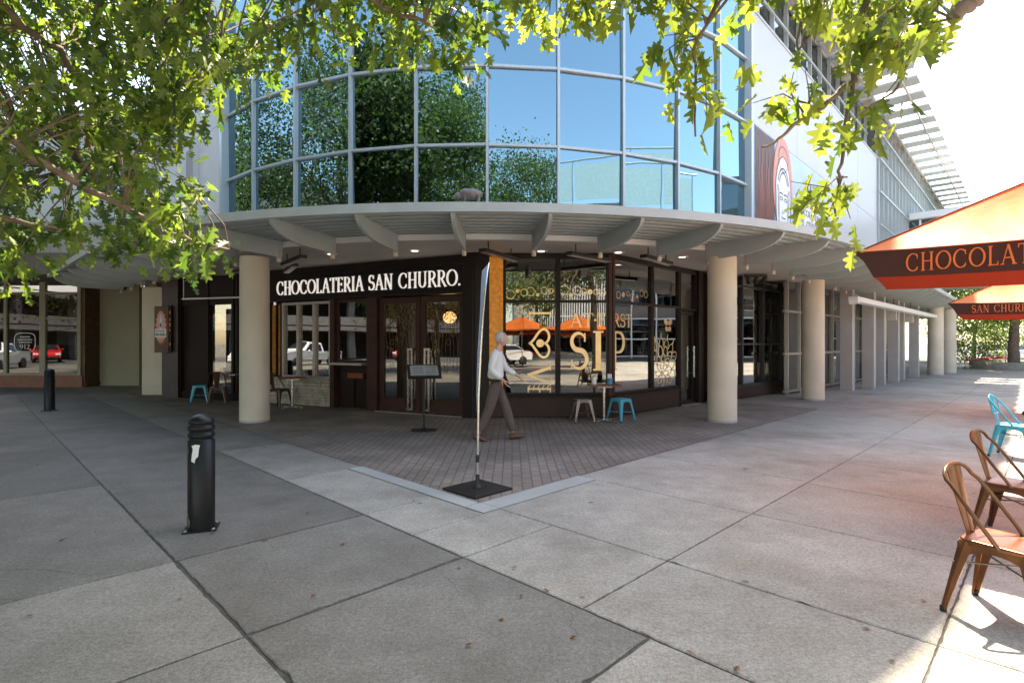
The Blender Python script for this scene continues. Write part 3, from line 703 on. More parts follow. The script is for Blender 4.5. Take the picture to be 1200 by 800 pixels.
for s, r, lab in ((sth(20), 8.6, 'small round downlight in the soffit over the turquoise stool'), (sth(9), 8.35, 'small round downlight in the soffit over the gold lettering'),
                  (sth(-9), 8.4, 'small round downlight in the soffit over the glass doors'), (sth(-22), 8.5, 'small round downlight in the soffit over the word on the left of the sign'), (sth(31), 8.7, 'small round downlight in the soffit behind the right column')):
    c = path(s, r, 3.5)
    if dl is None:
        dl = thing('downlight', lab, 'light', c, 0, 'downlights in the soffit')
        m = MB(); m.lathe([(.075, -.012), (.13, -.014), (.135, -.001)], (0, 0, 0), 24); obj('rim', m, 'white_panel', dl)
        m = MB(); m.lathe([(.0, -.016), (.073, -.015)], (0, 0, 0), 24); obj('lens', m, 'downlight', dl)
    else: dup(dl, c, 0, lab)
# ------------------------------------------------------------------ chocolate shop front
Z = Vector((0, 0, 1))
A5 = Vector((-.75, 11.62, 0)); dA = Vector((-.894, .447, 0)).normalized(); nA = Vector((-.447, -.894, 0)).normalized()
def fa(t, z=0, o=0): return A5+dA*t+nA*o+Z*z                 # left face (doors, sign): t metres leftwards, o outwards
B0 = Vector((-.75, 11.62, 0)); B1 = Vector((2.1, 11.65, 0)); dF = (B1-B0).normalized(); nF = Vector((dF.y, -dF.x, 0))
def ff(x, z=0, o=0): return B0+dF*(x+.75)+nF*o+Z*z           # front face: x = world x
dB = Vector((S2, S2, 0)); nB = Vector((S2, -S2, 0))
def fb(t, z=0, o=0): return B1+dB*t+nB*o+Z*z                 # right face
def bar(mb, p, q, wdt, dep): mb.span(p, q, dep, wdt) if abs((p-q).z) < 1e-4 else mb.span(p, q, wdt, dep)
def vbar(mb, fn, t, z0, z1, wdt, dep, o=0):
    a, b = fn(t, z0, o), fn(t, z1, o); d = (fn(1)-fn(0)).normalized(); n = d.cross(Z)
    h = d*wdt/2; k = n*dep/2; mb.extr([a-h-k, a+h-k, a+h+k, a-h+k], b-a)
def hbar(mb, fn, t0, t1, z, hgt, dep, o=0):
    a, b = fn(t0, z, o), fn(t1, z, o); n = (b-a).normalized().cross(Z); h = Z*hgt/2; k = n*dep/2
    mb.extr([a-h-k, a-h+k, a+h+k, a+h-k], b-a)
def pane(mb, fn, t0, t1, z0, z1, o=0, th=.012):
    n = (fn(t1)-fn(t0)).normalized().cross(Z); a = [fn(t0, z0, o), fn(t1, z0, o), fn(t1, z1, o), fn(t0, z1, o)]
    mb.extr(a, n*th)
SH = thing('shopfront', 'dark brown chocolate shop front with glass doors and gold lettered windows on the corner', 'shopfront', (0, 12, 0))
def sub(name, mb, m, par=None): return obj(name, mb, m, par or SH, True)
def frame(mb, fn, t0, t1, z0, z1, wdt, dep, o=0):
    vbar(mb, fn, t0+wdt/2, z0, z1, wdt, dep, o); vbar(mb, fn, t1-wdt/2, z0, z1, wdt, dep, o)
    hbar(mb, fn, t0+wdt, t1-wdt, z1-wdt/2, wdt, dep, o); hbar(mb, fn, t0+wdt, t1-wdt, z0+wdt/2, wdt, dep, o)
# head band above everything
m = MB(); hbar(m, fa, 0, 6.35, 3.10, .86, .16, -.1); hbar(m, fb, .0, 4.1, 3.46, .08, .12, -.05); hbar(m, ff, -.5, 2.1, 3.46, .08, .12, -.05); sub('head_panel', m, 'dark_joinery')
m = MB(); vbar(m, fa, .13, 0.0, 3.5, .3, .24, 0); vbar(m, ff, -.66, 0.0, 3.5, .36, .24, -.02); sub('corner_pier', m, 'dark_joinery')
# the two leaves of the entrance
m = MB(); vbar(m, fa, 2.80, 0, 2.66, .30, .2, -.02); vbar(m, fa, 4.05, 0, 2.66, .14, .2, -.02); sub('door_post', m, 'brown_joinery')
m = MB(); hbar(m, fa, .29, 2.64, .012, .02, .3, .02); sub('threshold', m, 'window_silver')
for i, (t0, t1) in enumerate(((.30, 1.45), (1.47, 2.63))):
    m = MB(); frame(m, fa, t0, t1, .03, 2.62, .13, .07, -.03); hbar(m, fa, t0+.13, t1-.13, .24, .18, .065, -.03)
    d = sub('door', m, 'brown_joinery')
    m = MB(); pane(m, fa, t0+.13, t1-.13, .33, 2.49, -.03); sub('glass', m, 'shop_glass', d)
    # fretwork of rings and stems in the upper light
    m = MB(); n = nA
    rr = random.Random(5+i)
    for k in range(46):
        tt = t0+.2+rr.random()*(t1-t0-.4); zz = 1.95+.5*math.sqrt(rr.random()); r_ = .035+.05*rr.random()
        if k > 30: zz = 1.35+.7*rr.random(); r_ *= .7
        c = fa(tt, zz, -.012); ribbon(m, [c+dA*r_*math.cos(a*.6283)+Z*r_*1.15*math.sin(a*.6283) for a in range(10)], .013, n, .003+.0004*k, True)
    for k in range(9):
        tt = t0+.2+(t1-t0-.4)*k/8; ribbon(m, [fa(tt+.02*math.sin(q*1.3+k), .9+.16*q+.1*(k % 3), -.012) for q in range(8)], .009, n, .003+.0004*k)
    sub('fretwork', m, 'fretwork', d)
    m = MB(); tc = t1-.065 if i == 0 else t0+.065; sgn = -1 if i == 0 else 1
    for dt in (0, .105): vbar(m, fa, tc+sgn*(.10+dt)*1.0, .12, 1.42, .045, .04, .075)
    hbar(m, fa, tc-.02, tc+sgn*.25 if sgn > 0 else tc-.25, 1.445, .05, .04, .075) if 0 else None
    a, b = sorted((tc+sgn*.08, tc+sgn*.23)); hbar(m, fa, a, b, 1.445, .05, .04, .075); hbar(m, fa, a, b+.02, .095, .05, .04, .075)
    for zz in (.2, 1.3): 
        p = fa(tc+sgn*.10, zz, .02); q = fa(tc+sgn*.10, zz, .056); m.tube([p-nA*.02, q], .012, 8)
    sub('handle', m, 'silver', d)
# servery window
m = MB(); frame(m, fa, 2.97, 3.97, 1.12, 2.64, .055, .08, -.03); wd = sub('servery_window', m, 'brown_joinery')
m = MB(); pane(m, fa, 3.025, 3.915, 1.175, 2.585, -.03); sub('glass', m, 'shop_glass', wd)
m = MB(); hbar(m, fa, 2.95, 3.97, 1.085, .05, .36, .08); sub('ledge', m, 'window_silver', wd)
m = MB(); pane(m, fa, 2.96, 3.97, .02, 1.05, -.06); hbar(m, fa, 3.1, 3.85, .78, .14, .03, -.03); vbar(m, fa, 3.45, .05, .7, .03, .03, -.04); sub('dado_panel', m, 'dark_joinery')
m = MB(); hbar(m, fa, 3.14, 3.62, .80, .12, .02, -.005); sub('dado_plate', m, 'rust_panel')
# folding window of three lights over the stone base
m = MB(); frame(m, fa, 4.13, 5.82, .70, 2.62, .06, .09, 0)
for t in (4.70, 5.26): vbar(m, fa, t, .76, 2.56, .085, .085, 0)
fw = sub('folding_window', m, 'window_silver')
m = MB()
for t0, t1 in ((4.19, 4.657), (4.743, 5.217), (5.303, 5.76)): pane(m, fa, t0, t1, .76, 2.56, -.02)
sub('glass', m, 'shop_glass', fw)
m = MB()
for t in (4.70, 5.26): vbar(m, fa, t, 1.25, 1.5, .02, .03, .06)
sub('handle', m, 'silver', fw)
m = MB(); hbar(m, fa, 4.1, 6.35, .675, .045, .2, .03); sub('sill', m, 'window_silver', fw)
m = MB(); hbar(m, fa, 4.1, 6.4, .325, .64, .08, -.06); sub('stone_backing', m, 'stone_dark')
m = MB(); zz = .01; row = 0; rr = random.Random(3)
while zz < .62:
    h = rr.choice((.05, .07, .09, .11)); h = min(h, .645-zz); t = 4.11
    while t < 6.38:
        L = min(rr.uniform(.12, .42), 6.39-t)
        if L > .02: hbar(m, fa, t+.004, t+L-.004, zz+h/2, h-.01, .06+rr.random()*.03, .01)
        t += L
    zz += h
sub('stone_base', m, 'stone_light')
m = MB(); pane(m, fa, 5.86, 6.30, .74, 2.58, -.05); sub('amber_light', m, 'amber_dim')
m = MB(); vbar(m, fa, 5.855, .7, 2.62, .05, .1, 0); vbar(m, fa, 6.34, 0, 3.1, .08, .16, -.02); vbar(m, fa, 6.08, .74, 2.58, .03, .06, -.02); sub('window_post', m, 'dark_joinery')
# black sign band with its white letters (hangs on the head panel)
SG = thing('fascia_sign', 'long black sign with white serif capitals over the glass doors', 'sign', fa(3.2, 2.98, .06))
m = MB(); hbar(m, fa, .13, 6.3, 2.99, .58, .07, .06); obj('board', m, 'sign_black', SG, True)
m = MB(); hbar(m, fa, .1, 6.33, 3.305, .04, .11, .06); hbar(m, fa, .1, 6.33, 2.675, .04, .11, .06); obj('sign_trim', m, 'dark_joinery', SG, True)
T1, T2, T3 = 'CHOCOLATERIA', 'SAN', 'CHURRO.'
m = MB(); H_ = .355; st = 1.0
w1, w2, w3 = text_width(T1), text_width(T2), text_width(T3)
st = (5.93-.36)/((w1+w2+w3+1.0)*H_)
x = text(m, T1, fa(5.93, 2.815, .096), -dA, Z, H_, .03, stretch=st, weight=1.0); t = 5.93-x-.5*H_*st
x = text(m, T2, fa(t, 2.815, .096), -dA, Z, H_, .03, stretch=st, weight=1.0); t = t-x-.5*H_*st
text(m, T3, fa(t, 2.815, .096), -dA, Z, H_, .03, stretch=st, weight=1.0)
obj('lettering', m, 'lettering_white', SG, True)
# windows of the front and right faces
m = MB(); hbar(m, ff, -.47, 2.1, .23, .42, .14, -.02); hbar(m, fb, 0.03, 2.95, .23, .42, .14, -.02); sub('plinth', m, 'plinth_tile')
m = MB(); hbar(m, ff, -.47, 2.13, .455, .035, .22, .01); hbar(m, fb, 0.0, 2.95, .455, .035, .22, .01); sub('sill', m, 'dark_joinery')
m = MB(); pane(m, ff, -.478, -.19, .48, 3.4, .04, .1); sub('amber_post', m, 'amber_panel')
def bigwin(fn, t0, t1, z0=.48, z1=3.42, tr=2.47, tops=True):
    m = MB(); frame(m, fn, t0, t1, z0, z1, .05, .1, 0); hbar(m, fn, t0+.05, t1-.05, tr, .055, .1, 0)
    f = sub('window', m, 'dark_joinery'); m = MB(); pane(m, fn, t0+.05, t1-.05, z0+.05, tr-.028, -.01); pane(m, fn, t0+.05, t1-.05, tr+.028, z1-.05, -.01); sub('glass', m, 'shop_glass', f)
    return f
W1 = bigwin(ff, -.18, .97); W2 = bigwin(ff, .98, 2.06); W3 = bigwin(fb, .05, 1.63); W4 = bigwin(fb, 1.65, 2.93)
m = MB(); vbar(m, ff, 2.09, 0, 3.46, .07, .12, .02); vbar(m, fb, .02, 0, 3.46, .07, .12, .02); sub('corner_post', m, 'brown_joinery')
# side door
m = MB(); frame(m, fb, 2.98, 3.82, .02, 2.40, .10, .07, -.05); sd_ = sub('door', m, 'dark_joinery')
m = MB(); pane(m, fb, 3.08, 3.72, .12, 2.30, -.05); sub('glass', m, 'shop_glass', sd_)
m = MB(); vbar(m, fb, 3.69, .7, 1.5, .03, .03, .05); m.tube([fb(3.69, .8, -.015), fb(3.69, .8, .04)], .01); m.tube([fb(3.69, 1.4, -.015), fb(3.69, 1.4, .04)], .01); sub('handle', m, 'silver', sd_)
m = MB(); hbar(m, fb, 2.95, 3.85, .012, .02, .3, .02); sub('threshold', m, 'window_silver')
m = MB(); frame(m, fb, 2.96, 3.84, 2.42, 3.42, .05, .1, 0); tw = sub('window', m, 'dark_joinery'); m = MB(); pane(m, fb, 3.01, 3.79, 2.47, 3.37, -.01); sub('glass', m, 'shop_glass', tw)
m = MB(); vbar(m, fb, 2.945, .0, 2.42, .05, .14, 0); vbar(m, fb, 4.0, 0, 3.46, .30, .3, -.04); sub('door_post', m, 'dark_joinery')
m = MB(); pane(m, fb, 3.18, 3.42, 2.98, 3.14, -.18); sub('exit_light', m, 'exit_green')
# gold lettering on the panes (each lies on the face it is stuck to)
m = MB(); text(m, 'AT', ff(1.24, 1.93, .006), dF, Z, .29, .003); text(m, '·', ff(1.74, 1.93, .006), dF, Z, .29, .003); text(m, 'FI', ff(1.82, 1.93, .006), dF, Z, .29, .003, sp=.02, stretch=.9)
text(m, 'S', ff(1.22, 1.02, .006), dF, Z, .80, .003, stretch=.78, weight=1.02); text(m, 'I', ff(1.68, 1.0, .006), dF, Z, .84, .003, stretch=.95, weight=1.05); sub('gold_lettering', m, 'gold_leaf', W2)
m = MB(); text(m, 'RST', fb(.08, 1.93, .006), dB, Z, .29, .003, stretch=1.05); text(m, 'P', fb(.03, 1.0, .006), dB, Z, .84, .003, stretch=.82, weight=1.05); sub('gold_lettering', m, 'gold_leaf', W3)
m = MB(); ex, ez = dF, Z; n = nF       # the sideways word: lettering turned a quarter turn, with a heart for its O
text(m, 'L', ff(.36, 2.28, .006), -Z, dF, .48, .003, stretch=.7)
hp = []
for i in range(40):
    a = 2*math.pi*i/40; x_ = 16*math.sin(a)**3/16; y_ = (13*math.cos(a)-5*math.cos(2*a)-2*math.cos(3*a)-math.cos(4*a))/16
    hp.append(ff(.62+y_*.23, 1.58+x_*.30, .006))
ribbon(m, hp, .05, n, .003, True); disc(m, ff(.60, 1.58, .006), dF, Z, .085, .085, .004)
text(m, 'V', ff(.33, 1.10, .006), -Z, dF, .50, .003, stretch=.9, weight=1.1); text(m, 'E', ff(.33, .66, .006), -Z, dF, .50, .003, stretch=.0001+.55)
for k in range(5): ribbon(m, [ff(.36+.1*k, .58, .006), ff(.36+.1*k, .66, .006), ff(.39+.1*k, .69, .006)], .022, n, .0036)
sub('gold_lettering', m, 'gold_leaf', W1)
def blossoms(fn, t0, t1, dd, n, seed, par):
    m = MB(); rr = random.Random(seed)
    for k in range(7):
        t = t0+(t1-t0)*(k+.5)/7; z = 2.6+.12*rr.random(); r_ = .05+.05*rr.random(); c = fn(t, z, .006)
        if k % 3 == 1: disc(m, c, dd, Z, r_*.7, r_*.7, .004)
        else: ribbon(m, [c+dd*r_*math.cos(a*.4488)*(1+.25*math.cos(a*2.2))+Z*r_*math.sin(a*.4488) for a in range(14)], .014, n, .0035, True)
    sub('gold_blossoms', m, 'gold_leaf', par)
blossoms(ff, -.1, .9, dF, nF, 1, W1); blossoms(ff, 1.05, 2.0, dF, nF, 2, W2); blossoms(fb, .2, 1.5, dB, nB, 3, W3)
m = MB(); c0 = fb(2.15, .85, .006)
for ring, (r0, cnt, rw) in enumerate(((.10, 8, .03), (.26, 10, .04), (.45, 14, .045), (.62, 18, .04))):
    for k in range(cnt):
        a = 2*math.pi*k/cnt+ring*.2; P = []
        for i in range(9):
            b = -1+2*i/8; aa = a+b*math.pi/cnt*.95; rr_ = r0+(.19)*(1-b*b)**.6; P.append(c0+dB*rr_*math.cos(aa)+Z*rr_*math.sin(aa)*1.05)
        if all(fb(1.70)[0] < p[0] < fb(2.88)[0] and .54 < p[2] < 2.4 for p in P): ribbon(m, P, rw*.55, nB, .003+.0003*k)
        if ring == 3:
            p = c0+dB*(.82)*math.cos(a)+Z*.86*math.sin(a); q = c0+dB*.95*math.cos(a)+Z*1.0*math.sin(a)
            if fb(1.70)[0] < q[0] < fb(2.88)[0] and .54 < q[2]: ribbon(m, [p, q], [.05, .01], nB, .004)
disc(m, c0, dB, Z, .07, .07)
for sx in (-1, 1):
    c = fb(2.42, 2.0, .006)
    for (dx, dz, rx, rz_) in ((.10, .09, .10, .07), (.07, -.07, .07, .06)): disc(m, c+dB*dx*sx+Z*dz, (dB+Z*.5*sx).normalized(), (Z-dB*.5*sx).normalized(), rx, rz_, .004+.0005*(sx+dx))
sub('gold_mandala', m, 'gold_leaf', W4)
# the room behind
m = MB(); m.prism([(-6.3, 14.7), (-.7, 11.9), (2.0, 11.95), (4.75, 14.6), (5.3, 19), (-6.3, 19)], .005, .03); sub('floor', m, 'interior_floor')
m = MB(); m.box((-.5, 18.6, 1.75), (11.8, .12, 3.46)); m.box((-6.4, 16.9, 1.75), (.12, 3.9, 3.46)); m.box((5.35, 16.9, 1.75), (.12, 3.9, 3.46)); sub('back_wall', m, 'interior_wood')
m = MB(); m.box((-1.4, 16.2, .55), (5.2, .7, 1.05)); m.box((-1.4, 16.2, 1.1), (5.4, .85, .05)); sub('counter', m, 'interior_dark')
rr = random.Random(4)
m = MB()
for k in range(26): m.box((-5.8+rr.random()*10.6, 18.45, .9+rr.random()*1.8), (.15+.5*rr.random(), .1, .12+.4*rr.random()))
sub('wall_shelves', m, 'rust_panel')
lp = None
for p in ((-1.55, 13.6, 2.22), (-.6, 17.2, 2.2)):
    if lp is None:
        lp = thing('pendant_lamp', 'warm round pendant lamp glowing behind the glass doors', 'lamp', p, 0, 'pendant lamps in the shop')
        m = MB(); m.ball((0, 0, 0), (.17, .17, .15), 16, 10); obj('globe', m, 'lamp_warm', lp)
        m = MB(); m.tube([(0, 0, .14), (0, 0, 1.24)], .008, 6); m.lathe([(.05, .13), (.06, .17), (.02, .2)], (0, 0, 0), 12); obj('cord', m, 'black_metal', lp)
    else: dup(lp, p, 0, 'warm round pendant lamp deepest in the shop')

# ------------------------------------------------------------------ left flank: dark glazing back to the brown pillar, wall sign
FL = thing('flank_glazing', 'dark shop glazing behind the turquoise chair, left of the cream column', 'shopfront', (-8, 15.2, 0))
C0, C1 = fa(6.40), Vector((-9.62, 15.85, 0)); dC = (C1-C0).normalized(); LC = (C1-C0).length
def fc(t, z=0, o=0): return C0+dC*t+dC.cross(Z)*-o+Z*z
def fc(t, z=0, o=0): return C0+dC*t+Vector((dC.y, -dC.x, 0))*-o+Z*z if 0 else C0+dC*t+Vector((-abs(dC.y), -abs(dC.x), 0))*o+Z*z
m = MB()
for t in (.04, 1.1, 1.25, 2.25, LC-.05): vbar(m, fc, t, 0, 3.46, .09, .12)
hbar(m, fc, 0, LC, 3.05, .8, .1, -.02); hbar(m, fc, 0, LC, .1, .2, .1, -.005); obj('frame', m, 'dark_joinery', FL, True)
m = MB(); pane(m, fc, .1, 1.05, .2, 2.65, -.02); pane(m, fc, 1.3, 2.2, .2, 2.65, -.02); obj('glass', m, 'dim_glass', FL, True)
m = MB(); pane(m, fc, 2.3, LC-.1, .2, 2.65, -.02); obj('panel', m, 'dark_joinery', FL, True)
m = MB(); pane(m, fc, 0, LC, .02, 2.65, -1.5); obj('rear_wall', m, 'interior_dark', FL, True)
WS = thing('projecting_sign', 'brown upright sign with a pink rayed emblem on the brown pillar', 'sign', (-9.95, 15.5, 2.0))
sx, sy = Vector((1, 0, 0)), Z; o_ = Vector((-9.98, 15.66, 0))
m = MB(); m.box((-9.99, 15.60, 1.97), (.40, .09, 1.32), 0, .01); obj('board', m, 'poster_brown', WS, True)
m = MB(); c = Vector((-10.0, 15.553, 2.02)); P = []
for k in range(36):
    a = 2*math.pi*k/36; r_ = 1.0 if k % 2 else .78; P.append(c+sx*.165*r_*math.cos(a)*(1 if math.sin(a) > -.2 else 1.05)+Z*.50*r_*math.sin(a)*(1 if k % 2 or math.sin(a) < 0 else 1.15))
m.add(P, [tuple(range(36))]); obj('emblem_rays', m, 'logo_pink', WS, True)
m = MB(); disc(m, c+Z*.16+Vector((0, -.002, 0)), sx, Z, .065, .19); m.box((-10.0, 15.549, 1.86), (.31, .012, .24)); obj('emblem_plate', m, 'poster_white', WS, True)
m = MB(); text(m, 'SAN CHURRO', (-10.135, 15.541, 1.78), sx, Z, .085, .002, sp=.04, stretch=.36, weight=1.5); text(m, 'CHOCOLATERIA', (-10.13, 15.541, 1.90), sx, Z, .045, .002, sp=.04, stretch=.55, weight=1.4)
ribbon(m, [c+Z*(.16+.15*math.sin(a*.5236))+sx*.045*math.cos(a*.5236)+Vector((0, -.008, 0)) for a in range(12)], .012, (0, -1, 0), .003, True)
m.box((-10.0, 15.541, 2.09), (.03, .006, .12)); obj('lettering', m, 'logo_line', WS, True)
m = MB(); m.box((-9.77, 15.62, 2.0), (.07, .06, 1.3)); obj('side_letters_board', m, 'dark_joinery', WS, True)
m = MB()
for z, r_ in ((2.45, .05), (2.25, .04), (2.1, .06), (1.95, .035), (1.55, .05)): disc(m, (-9.77, 15.589, z), sx, Z, .03, r_)
obj('side_marks', m, 'orange_letter', WS, True)
# a slim rail hangs over the flank
RL_ = thing('hanging_rail', 'thin white rail hanging in front of the dark flank glazing', 'rail', (-7.9, 14.6, 2.85))
m = MB(); m.tube([(-9.0, 14.9, 2.78), (-6.7, 14.2, 2.78)], .022, 8); obj('rail', m, 'white_panel', RL_, True)
for x, y in ((-8.95, 14.885), (-6.75, 14.215)):
    m = MB(); m.tube([(x, y, 2.78), (x, y, 3.48)], .01, 6); obj('hanger', m, 'white_panel', RL_, True)

# ------------------------------------------------------------------ the neighbour on the left: glazed shop, beige wall, ribbed band above
NB = thing('neighbour_building', 'beige building on the left with a glazed shop under a brown soffit', 'building', (-16, 20, 0))
def nsub(n, mb, mt, par=None): return obj(n, mb, mt, par or NB, True)
def fn_(x, z=0, o=0): return Vector((x, 19.5-o, z))
m = MB(); m.box((-20.4, 19.52, .21), (10.2, .16, .42)); nsub('plinth', m, 'tile_red')
m = MB()
for x, w_ in ((-15.42, .12), (-16.73, .2), (-18.05, .1), (-20.1, .1), (-22.4, .1), (-25, .1)): vbar(m, fn_, x, .42, 3.75, w_, .12)
hbar(m, fn_, -25.4, -15.36, .47, .08, .11, -.002); hbar(m, fn_, -25.4, -15.36, 3.35, .08, .11, -.002); hbar(m, fn_, -16.62, -15.48, 2.45, .07, .1, -.004)
win = nsub('window', m, 'beige_wall')
m = MB()
for a, b in ((-16.62, -15.48), (-18.0, -16.83), (-20.05, -18.1), (-22.35, -20.15), (-24.95, -22.45)): pane(m, fn_, a, b, .5, 3.32, -.01)
nsub('glass', m, 'dim_glass', win)
# the rounded notice on the glass
m = MB(); c = Vector((-17.38, 19.485, 1.6)); rx, rz_, k = .37, .33, 0
P = []
for k in range(40):
    a = 2*math.pi*k/40; ca, sa = math.cos(a), math.sin(a); q = (abs(ca)**4+abs(sa)**4)**.25; P.append(c+Vector((rx*ca/q, 0, rz_*sa/q)))
ribbon(m, P, .025, (0, -1, 0), .003, True); text(m, '912', c+Vector((-.19, 0, -.24)), (1, 0, 0), Z, .17, .003, stretch=1.1)
for z, w_ in ((.18, .34), (.08, .5), (-.01, .42)):
    x = -w_/2
    while x < w_/2: m.box((c.x+x+.02, 19.482, c.z+z+.012), (.032, .006, .05)); x += .052
nsub('notice', m, 'poster_white', win)
m = MB(); m.box((-20.4, 22.5, 1.8), (10.4, .1, 3.6)); m.box((-20.4, 21, .1), (10.4, 3, .05)); m.box((-15.3, 21, 1.8), (.1, 3, 3.6)); nsub('shop_interior', m, 'interior_wood')
m = MB(); m.box((-16.4, 21.5, 2.6), (2.2, .06, 1.3)); m.box((-18.6, 21.6, 1.9), (1.4, .06, 2.4)); nsub('display_board', m, 'rust_panel')
m = MB(); m.box((-16.6, 20.6, 1.9), (1.1, .05, .8)); nsub('display_poster', m, 'paper')
m = MB(); m.box((-14.6, 20.3, 1.9), (1.62, .2, 3.8)); m.box((-13.75, 19.7, 1.9), (.15, 1.4, 3.8)) if 0 else None; m.box((-12.55, 20.55, 1.9), (2.44, .2, 3.8)); m.box((-11.3, 18.9, 1.9), (.2, 3.4, 3.8)); nsub('wall', m, 'beige_wall')
m = MB(); m.box((-19.3, 18.9, 4.08), (14.2, 3.4, .68)); nsub('fascia', m, 'brown_fascia')
m = MB()
for k in range(40): m.box((-26.0+.34*k, 18.6, 5.05), (.325, .2, 1.25))
m.box((-19.3, 19.4, 5.05), (14, 1.4, 1.24)); nsub('ribbed_band', m, 'beige_ribbed')
m = MB(); m.box((-17.2, 22, 7.6), (18.4, 5, 3.8)); nsub('upper_wall', m, 'white_wall')
m = MB(); m.box((-17.2, 21.8, 9.6), (18.8, 5.4, .2)); nsub('roof', m, 'grey_paint')
for x in (-14.2, -18.2):
    m = MB(); m.box((x, 19.49, 7.4), (1.6, .06, 1.4)); nsub('window', m, 'teal_glass')
dm = thing('dome_camera', 'small black dome camera under the beige soffit beside the wall', 'camera', (-14.0, 19.6, 3.6))
m = MB(); m.lathe([(.0, -.16), (.1, -.14), (.15, -.06), (.15, .02), (.17, .03), (.17, .13)], (0, 0, 0), 20); obj('dome', m, 'black_metal', dm)

# ------------------------------------------------------------------ shops along the right street
RS = thing('arcade_shops', 'row of glazed shops between grey pillars along the right street', 'shopfront', right(8, 9.0))
def rsub(n, mb, mt, par=None): return obj(n, mb, mt, par or RS, True)
W0 = Vector((5.15, 14.35, 0)); W9 = Vector((9.85, 18.6, 0)); dW = (W9-W0).normalized(); LW = (W9-W0).length
def fw_(t, z=0, o=0): return W0+dW*t+Vector((dW.y, -dW.x, 0))*o+Z*z
m = MB(); hbar(m, fw_, .1, LW, .17, .3, .14, 0); rsub('plinth', m, 'plinth_tile')
m = MB()
for t, w_ in ((.3, .3), (1.9, .07), (3.3, .07), (4.65, .07), (LW-.06, .12)): vbar(m, fw_, t, .32, 3.5, w_, .1)
hbar(m, fw_, .1, LW, 1.55, .05, .09, -.004); hbar(m, fw_, .1, LW, 3.2, .06, .09, -.004); hbar(m, fw_, .1, LW, .36, .08, .09, -.004); wq = rsub('window', m, 'black_metal')
m = MB(); pane(m, fw_, .2, LW-.1, .4, 3.47, -.03); rsub('glass', m, 'shop_glass', wq)
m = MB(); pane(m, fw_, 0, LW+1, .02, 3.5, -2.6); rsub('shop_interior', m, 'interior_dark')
m = MB()
rr = random.Random(9)
for k in range(12): p = fw_(.6+rr.random()*5, .5+rr.random()*.6, -1.2-rr.random()); m.box(p, (.5, .5, .5+rr.random()*.5), rr.random())
rsub('shop_furniture', m, 'rust_panel')
m = MB(); vbar(m, fw_, LW-.02, 0, 3.5, .1, .2, .06); rsub('corner_frame', m, 'mullion_paint')
def pr(s, r, z=0): return right(s, r, z)
for s, r in ((7.3, 9.55), (8.75, 9.9), (10.9, 9.85), (13.2, 9.95), (14.9, 9.9), (17.4, 10.1)):
    m = MB(); p = pr(s, r); m.box((p.x, p.y, 1.74), (.36, .36, 3.5), rz, .01); rsub('pillar', m, 'pillar_grey')
m = MB(); a, b = pr(3.9, 8.6), pr(19, 9.3)
def fr_(t, z=0, o=0): return a+(b-a).normalized()*t+nR*o+Z*z
LR = (b-a).length
for t in (.2, 1.25, 2.3, 3.35, 4.6, 6, 7.4, 8.8, 10.2, 11.6, 13, LR-.1): vbar(m, fr_, t, 0, 3.5, .08, .1)
for z in (.1, 1.25, 2.55): hbar(m, fr_, .0, LR, z, .07, .09, -.004)
wq = rsub('window', m, 'window_silver'); m = MB(); pane(m, fr_, .05, LR, .13, 3.48, -.03); rsub('glass', m, 'shop_glass', wq)
m = MB(); pane(m, fr_, -.5, LR+3, .02, 3.5, -3.0); rsub('shop_interior', m, 'interior_wood')
m = MB(); p, q = pr(4.7, 10.25, 2.86), pr(21.2, 10.6, 2.86); m.span(p, q, .26, .16, bev=.02); rsub('awning_beam', m, 'white_panel')
m = MB(); m.tube([p+nR*.14-Z*.02, p-nR*.1-Z*.04], .12, 10); rsub('awning_end', m, 'white_panel')
for s, r, w_, lab in ((12.2, 9.8, 1.1, 'pale blank shop sign box hung between the grey pillars, nearer one'), (15.6, 9.9, 1.1, 'pale blank shop sign box hung between the grey pillars, farther one')):
    t = thing('hanging_sign', lab, 'sign', pr(s, r, 2.7), rz+R(90), 'sign boxes in the arcade')
    m = MB(); m.box((0, 0, 0), (.8, .14, .46), 0, .015); obj('box', m, 'pale_sign', t)
    m = MB(); 
    for k in range(6): m.box((-.2+.08*k, .073, .05-.06*(k % 3)), (.06, .006, .03))
    obj('sign_mark', m, 'window_silver', t)
    for x in (-.3, .3):
        m = MB(); m.tube([(x, 0, .225), (x, 0, .8)], .012); obj('hanger', m, 'black_metal', t)
sl_ = thing('spotlight_cluster', 'dark cluster of spotlights under the soffit between the right columns', 'spotlight', fw_(1.7, 3.4, .5))
m = MB(); m.box((0, 0, .04), (.6, .1, .08)); obj('mount', m, 'black_metal', sl_)
for k in range(3):
    m = MB(); M_ = Matrix.Rotation(R(35+10*k), 3, 'X')@Matrix.Rotation(R(20*(k-1)), 3, 'Y'); m.lathe([(.04, .12), (.06, .1), (.075, -.08), (.07, -.085), (.01, -.05)], (-.2+.2*k, -.02, -.09), 14, M_); obj('spot', m, 'black_metal', sl_)
